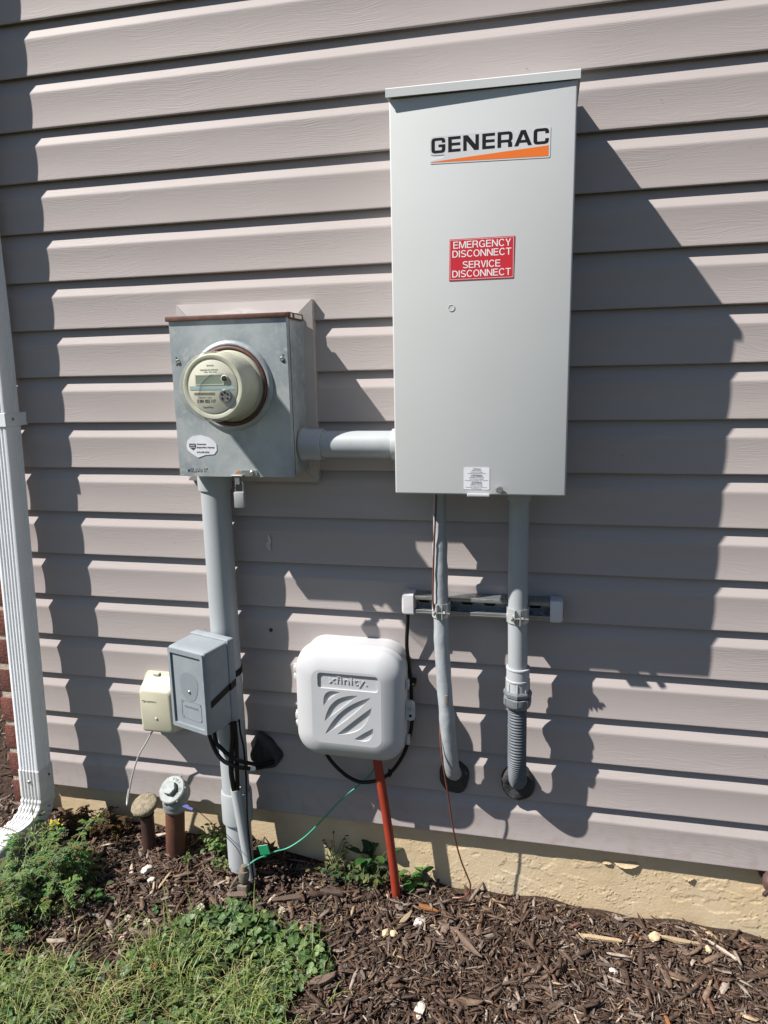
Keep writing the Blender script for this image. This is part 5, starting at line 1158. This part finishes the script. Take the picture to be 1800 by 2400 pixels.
# ------------------------------------------------------------------ plants
class Leaves:
    def __init__(s): s.V = []; s.F = []; s.C = []; s.n = 0
    def add(s, V, F, c):
        s.V.append(V); s.F.append(np.asarray(F)+s.n); s.C.append(np.repeat(np.array(c, float)[None], len(V), 0)); s.n += len(V)
    def obj(s, name, m, parent=None):
        V = np.concatenate(s.V)
        if parent is not None: V = V - np.array(world_loc(parent))
        o = np_mesh(name, V, np.concatenate(s.F), M[m], np.concatenate(s.C)); 
        o.data.polygons.foreach_set('use_smooth', [True]*len(o.data.polygons))
        return link(o, parent)
def frame(d, up=(0, 0, 1)):
    d = np.array(d, float); d /= np.linalg.norm(d)+1e-9; s = np.cross(d, up); ns = np.linalg.norm(s)
    s = np.array((1., 0, 0)) if ns < 1e-5 else s/ns
    return d, s, np.cross(s, d)
def strip(path, w0, w1, side):
    """flat ribbon along path"""
    path = np.array(path, float); n = len(path); V = []; F = []
    for i, p in enumerate(path):
        w = (w0+(w1-w0)*i/(n-1))*0.5
        V += [p-side*w, p+side*w]
    for i in range(n-1): F.append((2*i, 2*i+1, 2*i+3, 2*i+2))
    return np.array(V), np.array(F)
def leaf(base, d, ln, w, fold=0.25, up=(0, 0, 1), droop=0.2):
    """small leaf: two rows of 3 quads folded along the midrib"""
    d, s, u = frame(d, up); base = np.array(base, float); V = []; F = []
    for i, t in enumerate((0, 0.33, 0.7, 1.0)):
        ww = w*0.5*(0.15, 0.95, 0.95, 0.25)[i]; c = base + d*(ln*t) - u*(droop*ln*t*t)
        V += [c - s*ww + u*ww*fold, c, c + s*ww + u*ww*fold]
    for i in range(3):
        F += [(3*i, 3*i+1, 3*i+4, 3*i+3), (3*i+1, 3*i+2, 3*i+5, 3*i+4)]
    return np.array(V), np.array(F)
rg2 = random.Random(99)
GREENS = [(0.10, 0.175, 0.055), (0.13, 0.21, 0.065), (0.075, 0.14, 0.05), (0.17, 0.245, 0.085), (0.12, 0.185, 0.09)]
def jitter(c, v=0.25):
    k = rg2.uniform(1-v, 1+v); return (c[0]*k, c[1]*k*rg2.uniform(0.93, 1.07), c[2]*k)
def clover(L, x, y, h, size, tilt=0.5):
    z0 = gzs(x, y); ang = rg2.uniform(0, 6.28); lean = rg2.uniform(0, 0.4)*h
    top = np.array((x+lean*math.cos(ang), y+lean*math.sin(ang), z0+h)); base = np.array((x, y, z0-0.004))
    V, F = strip([base, (base+top)/2+np.array((0, 0, 0.1*h)), top], 0.0012, 0.0010, np.array((math.sin(ang), -math.cos(ang), 0))); L.add(V, F, (0.09, 0.17, 0.05))
    a0 = rg2.uniform(0, 6.28); c = jitter(rg2.choice(GREENS))
    nrm = np.array((rg2.gauss(0, tilt), rg2.gauss(-0.1, tilt), 1.0)); nrm /= np.linalg.norm(nrm)
    e1 = np.cross(nrm, (0.3, 1, 0)); e1 /= np.linalg.norm(e1); e2 = np.cross(nrm, e1)
    for k in range(3):
        a = a0+k*2.094+rg2.uniform(-.15, .15); d = e1*math.cos(a)+e2*math.sin(a)
        V, F = leaf(top, d, size, size*rg2.uniform(0.85, 1.0), fold=rg2.uniform(0.1, 0.45), up=nrm, droop=rg2.uniform(-0.05, 0.3)); L.add(V, F, c)
CLOVER = Leaves()
n = 0
def ragged(x, y):
    d = 0.035*noise.noise((x*14, y*14, 2)) + 0.02*noise.noise((x*40, y*40, 5))
    return inside(np.array([x+d]), np.array([y+d*1.2]), GRASS)[0]
def clover_density(x, y):
    d = 0.45
    if -0.83 < x < -0.57 and -0.27 < y < -0.13: d = 1.0
    if x < -0.85: d = 0.7
    if y < -0.30: d = max(d*0.6, 0.30+0.7*noise.noise((x*9, y*9, 1)))
    if -0.95 < x < -0.78 and y < -0.42: d = 0.15
    return d
while n < 2100:
    x = rg2.uniform(-1.35, -0.43); y = rg2.uniform(-0.66, -0.12)
    if not ragged(x, y): continue
    if rg2.random() > clover_density(x, y): continue
    deep = y > -0.28
    clover(CLOVER, x, y, rg2.uniform(0.008, 0.040 if deep else 0.026), rg2.uniform(0.008, 0.0165)); n += 1
co = CLOVER.obj('clover', 'leaf'); tag(co, 'green clover leaves growing in the grass corner', kind='stuff')
BL = Leaves(); n = 0
while n < 6500:
    x = rg2.uniform(-1.40, -0.42); y = rg2.uniform(-0.70, -0.14)
    if not ragged(x, y) and rg2.random() > 0.03: continue
    if y > -0.28 and rg2.random() < 0.75: continue
    if noise.noise((x*11, y*11, 8)) < -0.12 and rg2.random() < 0.8: continue
    z0 = gzs(x, y); a = rg2.uniform(0, 6.28); h = rg2.uniform(0.012, 0.042) if rg2.random() < 0.85 else rg2.uniform(0.04, 0.075); r = h*rg2.uniform(0.2, 1.6)
    dx, dy = math.cos(a)*r, math.sin(a)*r
    dry = rg2.random() < (0.5 if (-0.98 < x < -0.80 and -0.54 < y < -0.42) else 0.10)
    c = jitter((0.46, 0.38, 0.21) if dry else rg2.choice([(0.24, 0.30, 0.085), (0.30, 0.35, 0.11), (0.16, 0.22, 0.07), (0.38, 0.39, 0.16)]), 0.25)
    w = rg2.uniform(0.0014, 0.0032); sd = np.array((-math.sin(a), math.cos(a), 0))
    V, F = strip([(x, y, z0-0.003), (x+dx*0.3, y+dy*0.3, z0+h*0.62), (x+dx*0.7, y+dy*0.7, z0+h*0.95), (x+dx*1.15, y+dy*1.15, z0+h*0.92)], w, w*0.25, sd); BL.add(V, F, c); n += 1
bo = BL.obj('grass', 'blade'); tag(bo, 'short green grass with dry straw blades in the lower left corner', kind='stuff')

# white clover flowers
def flower(x, y, h, lean, label, m='petal', r=0.0075):
    z0 = gzs(x, y); t = thing('clover_flower', label, 'flower', (x, y, z0), 'clover flower heads')
    L = Leaves(); top = (x+lean[0], y+lean[1], z0+h)
    V, F = strip([(x, y, z0), (x+lean[0]*0.3, y+lean[1]*0.3, z0+h*0.55), top], 0.0018, 0.0015, np.array((1., 0, 0))); L.add(V, F, (0.16, 0.24, 0.07)); L.obj('stem', 'weed', t)
    g = G()
    for k in range(46):
        u = rg2.uniform(-0.5, 1); a = k*2.4; s = math.sqrt(max(0, 1-u*u)); d = Vector((s*math.cos(a), s*math.sin(a), u))
        c = Vector(top)+d*r*0.35; e = Vector(top)+d*r*rg2.uniform(0.85, 1.2)+Z*0.001
        p = d.orthogonal().normalized()*0.0012; q = d.cross(p)
        g.add([c+p*.4, c-p*.4+q*.3, c-q*.4, e+p*.7, e-p*.6+q*.6, e-q*.8, e+d*0.0012], [(0, 1, 4, 3), (1, 2, 5, 4), (2, 0, 3, 5), (3, 4, 6), (4, 5, 6), (5, 3, 6)])
    obj('flower_head', g, M[m], t, smooth=0)
flower(-0.775, -0.262, 0.050, (0.004, 0.008), 'white clover flower at the upper left of the clover patch')
flower(-0.605, -0.195, 0.030, (0.010, 0.01), 'white clover flower at the right end of the clover patch')
flower(-0.955, -0.345, 0.055, (0.03, 0.03), 'white clover flower leaning out over the mulch at left')
flower(-0.895, -0.345, 0.050, (0.018, 0.03), 'creamy half dried clover flower left of the clover patch', 'petal')
flower(-0.815, -0.395, 0.028, (0.0, 0.0), 'rust brown dried clover flower down in the grass', 'petal_dry')
flower(-1.075, -0.425, 0.030, (0.0, 0.0), 'small yellowish clover flower below the tall weed', 'petal', 0.0065)
flower(-0.868, -0.43, 0.020, (0, 0), 'cream clover flower in the middle of the grass', 'petal', 0.006)

# tall feathery weed at the left
def feather(L, S, x, y, h, lean, rs_, c0=(0.125, 0.180, 0.065), stemc=(0.10, 0.17, 0.06), dense=1.0, pods=None):
    z0 = gzs(x, y); P_ = [np.array((x, y, z0-0.005))]
    a = math.atan2(lean[1], lean[0]); L_ = math.hypot(*lean)
    for t in (0.3, 0.6, 0.85, 1.0):
        P_.append(np.array((x+math.cos(a)*L_*t**1.6, y+math.sin(a)*L_*t**1.6, z0+h*(t-0.32*t**4))))
    path = np.array([tuple(v) for v in smoothpath([tuple(p) for p in P_], 4)])
    g = G().tube([tuple(p) for p in path], [0.0021*(1-0.6*i/len(path)) for i in range(len(path))], 6); S.add(g.v, g.f)
    nb_ = int(26*dense*h/0.17)
    for k in range(nb_):
        t = rs_.uniform(0.12, 1.0); i = min(int(t*(len(path)-1)), len(path)-2); p = path[i]+(path[i+1]-path[i])*rs_.random()
        b = rs_.uniform(0, 6.28); ln = rs_.uniform(0.018, 0.048)*(1.15-0.5*t)
        d = np.array((math.cos(b), math.sin(b), rs_.uniform(-0.5, 0.7))); d /= np.linalg.norm(d)
        c = tuple(q*rs_.uniform(0.7, 1.5) for q in c0); c = (c[0], c[1], c[2])
        side = np.cross(d, (0, 0, 1)); side /= np.linalg.norm(side)+1e-6
        q0, q1, q2 = p, p+d*ln*0.55, p+d*ln-np.array((0, 0, ln*0.28))
        V, F = strip([q0, q1, q2], 0.0022, 0.0009, side); L.add(V, F, c)
        for j in range(7):
            u = 0.18+0.8*j/6; pos = (q0+(q1-q0)*min(1, u/0.55)) if u < 0.55 else q1+(q2-q1)*(u-0.55)/0.45
            for sg in (-1, 1):
                dd = d*0.6+side*sg+np.array((0, 0, rs_.uniform(-.25, .35)))
                V, F = leaf(pos, dd, ln*rs_.uniform(0.18, 0.36)*(1.1-0.5*u), 0.0032, 0.3); L.add(V, F, c)
    if pods:
        for k in range(pods):
            t = rs_.uniform(0.6, 1.0); i = min(int(t*(len(path)-1)), len(path)-1); p = path[i]; b = rs_.uniform(0, 6.28)
            d = np.array((math.cos(b)*0.6, math.sin(b)*0.6, rs_.uniform(-1, 0.6)))
            V, F = leaf(p+d*0.006, d, 0.011, 0.0045, 0.5); L.add(V, F, (0.22, 0.30, 0.06))
rs5 = random.Random(17)
wd_t = thing('feathery_weed', 'tall feathery green weed sprawling below the downspout elbow', 'weed', (-1.2, -0.25, gzs(-1.2, -0.25)))
L = Leaves(); S = G()
for _ in range(34):
    bx = rs5.gauss(-1.205, 0.05); by = rs5.gauss(-0.265, 0.06)
    feather(L, S, bx, by, rs5.uniform(0.08, 0.185), (rs5.gauss(0.0, 0.035), rs5.gauss(0.015, 0.04)), rs5, pods=rs5.choice((0, 3, 6)))
for lx in ((-0.06, 0.03), (-0.03, 0.06), (0.01, 0.05)):
    feather(L, S, -1.225, -0.21, 0.165, lx, rs5, dense=0.7, pods=6)
for _ in range(12):
    feather(L, S, rs5.gauss(-1.29, 0.04), rs5.gauss(-0.36, 0.04), rs5.uniform(0.05, 0.10), (rs5.gauss(-0.01, 0.04), rs5.gauss(0, 0.04)), rs5, pods=3)
for _ in range(420):
    x = rs5.gauss(-1.215, 0.055); y = rs5.gauss(-0.265, 0.06); z = gzs(x, y)+abs(rs5.gauss(0.05, 0.045))*max(0.2, 1-((x+1.215)/0.16)**2-((y+0.265)/0.17)**2)
    a = rs5.uniform(0, 6.28); ln = rs5.uniform(0.016, 0.042); dx, dy = math.cos(a)*ln, math.sin(a)*ln; w = rs5.uniform(0.0016, 0.0036); k = rs5.uniform(0.7, 1.5)
    V, F = strip([(x, y, z), (x+dx*0.4, y+dy*0.4, z+ln*rs5.uniform(0.15, 0.5)), (x+dx*0.8, y+dy*0.8, z+ln*rs5.uniform(0, 0.3)), (x+dx, y+dy, z-ln*rs5.uniform(0, 0.4))], w, w*0.3, np.array((-math.sin(a), math.cos(a), rs5.uniform(-.5, .5))))
    L.add(V, F, (0.17*k, 0.235*k, 0.105*k))
L.obj('foliage', 'weed', wd_t)
M['stem'] = mat('weed_stem', (0.11, 0.17, 0.06), (0.14, 0.15, 0.06), rough=0.6, scale=40)
obj('stem', S, M['stem'], wd_t, smooth=60)
fl3 = Leaves()
for k in range(16):
    c = np.array((-1.205+rg2.gauss(0, .008), -0.185+rg2.gauss(0, .008), gzs(-1.2, -.19)+0.142+rg2.gauss(0, .006))); d = (rg2.gauss(0, 1), rg2.gauss(0, 1), 1)
    V, F = leaf(c, d, 0.007, 0.004); fl3.add(V, F, (0.62, 0.50, 0.03))
fl3.obj('yellow_flower', 'weed', wd_t)
# thin seed stalks crossing the white elbow
ss = thing('seed_stalk', 'thin seeding weed stalks arching over the white downspout extension', 'weed', (-1.27, -0.2, gzs(-1.27, -.2)))
g = G()
for pts in ([(-1.262, -0.19, -0.12), (-1.268, -0.185, -0.03), (-1.270, -0.18, 0.045)], [(-1.262, -0.2, -0.12), (-1.285, -0.205, -0.02), (-1.335, -0.215, 0.012), (-1.36, -0.22, -0.005)], [(-1.25, -0.22, -0.12), (-1.29, -0.235, -0.04), (-1.345, -0.25, -0.012), (-1.40, -0.26, -0.03)]):
    g.tube(smoothpath(pts, 5), 0.0011, 6)
    e = Vector(pts[-1])
    for _ in range(16):
        d = Vector((rg2.gauss(0, 1), rg2.gauss(0, 1), rg2.gauss(0.3, 1))).normalized(); g.tube([e, e+d*rg2.uniform(0.006, 0.013)], 0.0004, 4)
obj('stalk', g, mat('dry_stalk', (0.20, 0.19, 0.13), (0.13, 0.13, 0.07), rough=0.8, scale=40), ss)
# dried weed behind the elbow
dw = thing('dried_weed', 'dead brown bushy weed in the shade behind the downspout elbow', 'weed', (-1.22, -0.02, gzs(-1.22, -.02)))
L = Leaves(); S = G(); rs6 = random.Random(5)
for _ in range(26):
    feather(L, S, rs6.uniform(-1.285, -1.13), rs6.uniform(-0.055, -0.002), rs6.uniform(0.03, 0.10)*(1 if True else 0), (rs6.gauss(0.0, 0.02), rs6.gauss(-0.006, 0.015)), rs6, c0=(0.085, 0.052, 0.024), dense=1.1)
L.obj('foliage', 'weed', dw); M['dstem'] = mat('dead_stem', (0.07, 0.045, 0.025), rough=0.8); obj('stem', S, M['dstem'], dw, smooth=60)
# low leafy weeds
def rosette(name, label, spots, n, hr, lr, wr, cols, seed, dark=1.0, up=0.6):
    r = random.Random(seed); cx = sum(s[0] for s in spots)/len(spots); cy = sum(s[1] for s in spots)/len(spots)
    t = thing(name, label, 'weed', (cx, cy, gzs(cx, cy))); L = Leaves(); S = G()
    for (x, y, rad) in spots:
        for k in range(n):
            bx, by = x+r.gauss(0, rad*0.5), min(y+r.gauss(0, rad*0.35), 0.008); z0 = gzs(bx, by); a = r.uniform(0, 6.28); h = r.uniform(*hr)
            tip = np.array((bx+math.cos(a)*h*0.35, min(by+math.sin(a)*h*0.35, 0.010), z0+h)); S.tube([(bx, by, z0-0.004), ((bx+tip[0])/2, (by+tip[1])/2, z0+h*0.6), tuple(tip)], 0.0008, 5)
            ln = r.uniform(*lr); c = tuple(v*r.uniform(0.75, 1.3) for v in r.choice(cols))
            V, F = leaf(tip, (math.cos(a), math.sin(a)-0.25, r.uniform(-0.2, up)), ln, ln*r.uniform(*wr), 0.3, droop=0.3); L.add(V, F, c)
    L.obj('leaf', 'leaf', t); obj('stem', S, M['stem'], t, smooth=60); return t
G2 = [(0.05, 0.115, 0.035), (0.065, 0.13, 0.035), (0.085, 0.15, 0.04)]
rosette('leafy_weed', 'bright green leafy weed between the rusty fill pipe and the thick conduit', [(-0.825, -0.030, 0.032), (-0.805, -0.038, 0.022), (-0.850, -0.028, 0.018)], 85, (0.012, 0.060), (0.008, 0.015), (0.5, 0.8), [(0.17, 0.25, 0.075), (0.13, 0.20, 0.06), (0.21, 0.29, 0.09)], 3)
rosette('leafy_weed', 'small green sprout at the foot of the rusty fill pipe', [(-0.895, -0.085, 0.014)], 26, (0.008, 0.03), (0.006, 0.011), (0.5, 0.8), [(0.16, 0.24, 0.07), (0.12, 0.19, 0.06)], 4)
rosette('leafy_weed', 'small green sprout at the foot of the thick conduit', [(-0.815, -0.085, 0.018), (-0.785, -0.09, 0.01)], 22, (0.008, 0.022), (0.006, 0.011), (0.5, 0.8), [(0.15, 0.22, 0.07), (0.12, 0.17, 0.06)], 14)
rosette('leafy_weed', 'patch of greyish green leafy weed left of the red tube foot', [(-0.43, -0.025, 0.03), (-0.47, -0.03, 0.03), (-0.515, -0.03, 0.03), (-0.395, -0.035, 0.02)], 44, (0.008, 0.045), (0.008, 0.016), (0.7, 1.0), [(0.075, 0.11, 0.045), (0.055, 0.09, 0.04), (0.10, 0.13, 0.055), (0.13, 0.13, 0.06)], 5)
rosette('broadleaf_weed', 'dark broad leaved weed against the foundation left of the red tube', [(-0.425, 0.0, 0.025), (-0.405, 0.0, 0.02)], 9, (0.03, 0.075), (0.028, 0.042), (0.45, 0.65), [(0.035, 0.085, 0.03), (0.05, 0.11, 0.035)], 6, up=1.0)
rosette('broadleaf_weed', 'bright broad leaved weed right of the red tube foot', [(-0.305, -0.012, 0.02), (-0.285, -0.01, 0.02)], 8, (0.012, 0.04), (0.02, 0.034), (0.5, 0.75), [(0.06, 0.15, 0.035), (0.085, 0.19, 0.04)], 7, up=0.9)
rosette('leafy_weed', 'wiry small leaved weed growing up the foundation below the coax loop', [(-0.515, 0.0, 0.012)], 34, (0.03, 0.105), (0.006, 0.012), (0.4, 0.6), [(0.04, 0.075, 0.03), (0.055, 0.095, 0.035)], 8)
rosette('clover_sprig', 'round leaved green sprig on the mulch right of the feathery weed', [(-1.09, -0.235, 0.03), (-1.05, -0.24, 0.02), (-1.11, -0.19, 0.015)], 13, (0.010, 0.03), (0.012, 0.018), (0.8, 1.0), [(0.06, 0.14, 0.045), (0.09, 0.18, 0.05), (0.11, 0.16, 0.06)], 9, up=0.3)
rosette('clover_sprig', 'tiny clover sprig alone on the mulch above the clover patch', [(-0.695, -0.158, 0.012)], 9, (0.008, 0.022), (0.008, 0.012), (0.8, 1.0), [(0.05, 0.12, 0.04)], 10, up=0.3)
rosette('clover_sprig', 'little clover sprig on the mulch between the weed and the clover patch', [(-0.90, -0.235, 0.012)], 8, (0.008, 0.022), (0.008, 0.012), (0.8, 1.0), [(0.05, 0.12, 0.04)], 11, up=0.3)
rosette('red_leaf_sprig', 'small crimson red leaved sprig on the mulch right of the feathery weed', [(-1.115, -0.195, 0.010)], 7, (0.008, 0.02), (0.010, 0.016), (0.5, 0.8), [(0.26, 0.015, 0.02), (0.18, 0.012, 0.02)], 12)
rosette('red_leaf_sprig', 'small crimson red leaved sprig in the grass at the lower left edge', [(-1.17, -0.43, 0.02)], 7, (0.008, 0.02), (0.010, 0.016), (0.5, 0.8), [(0.26, 0.015, 0.02), (0.18, 0.012, 0.02)], 15)
rosette('dry_plant', 'straw coloured dry plant on the mulch beyond the brick wall end', [(-1.80, 0.45, 0.1), (-1.95, 0.7, 0.15), (-1.7, 0.35, 0.05)], 40, (0.03, 0.10), (0.02, 0.05), (0.2, 0.5), [(0.30, 0.24, 0.13), (0.12, 0.15, 0.06), (0.2, 0.15, 0.08)], 13)
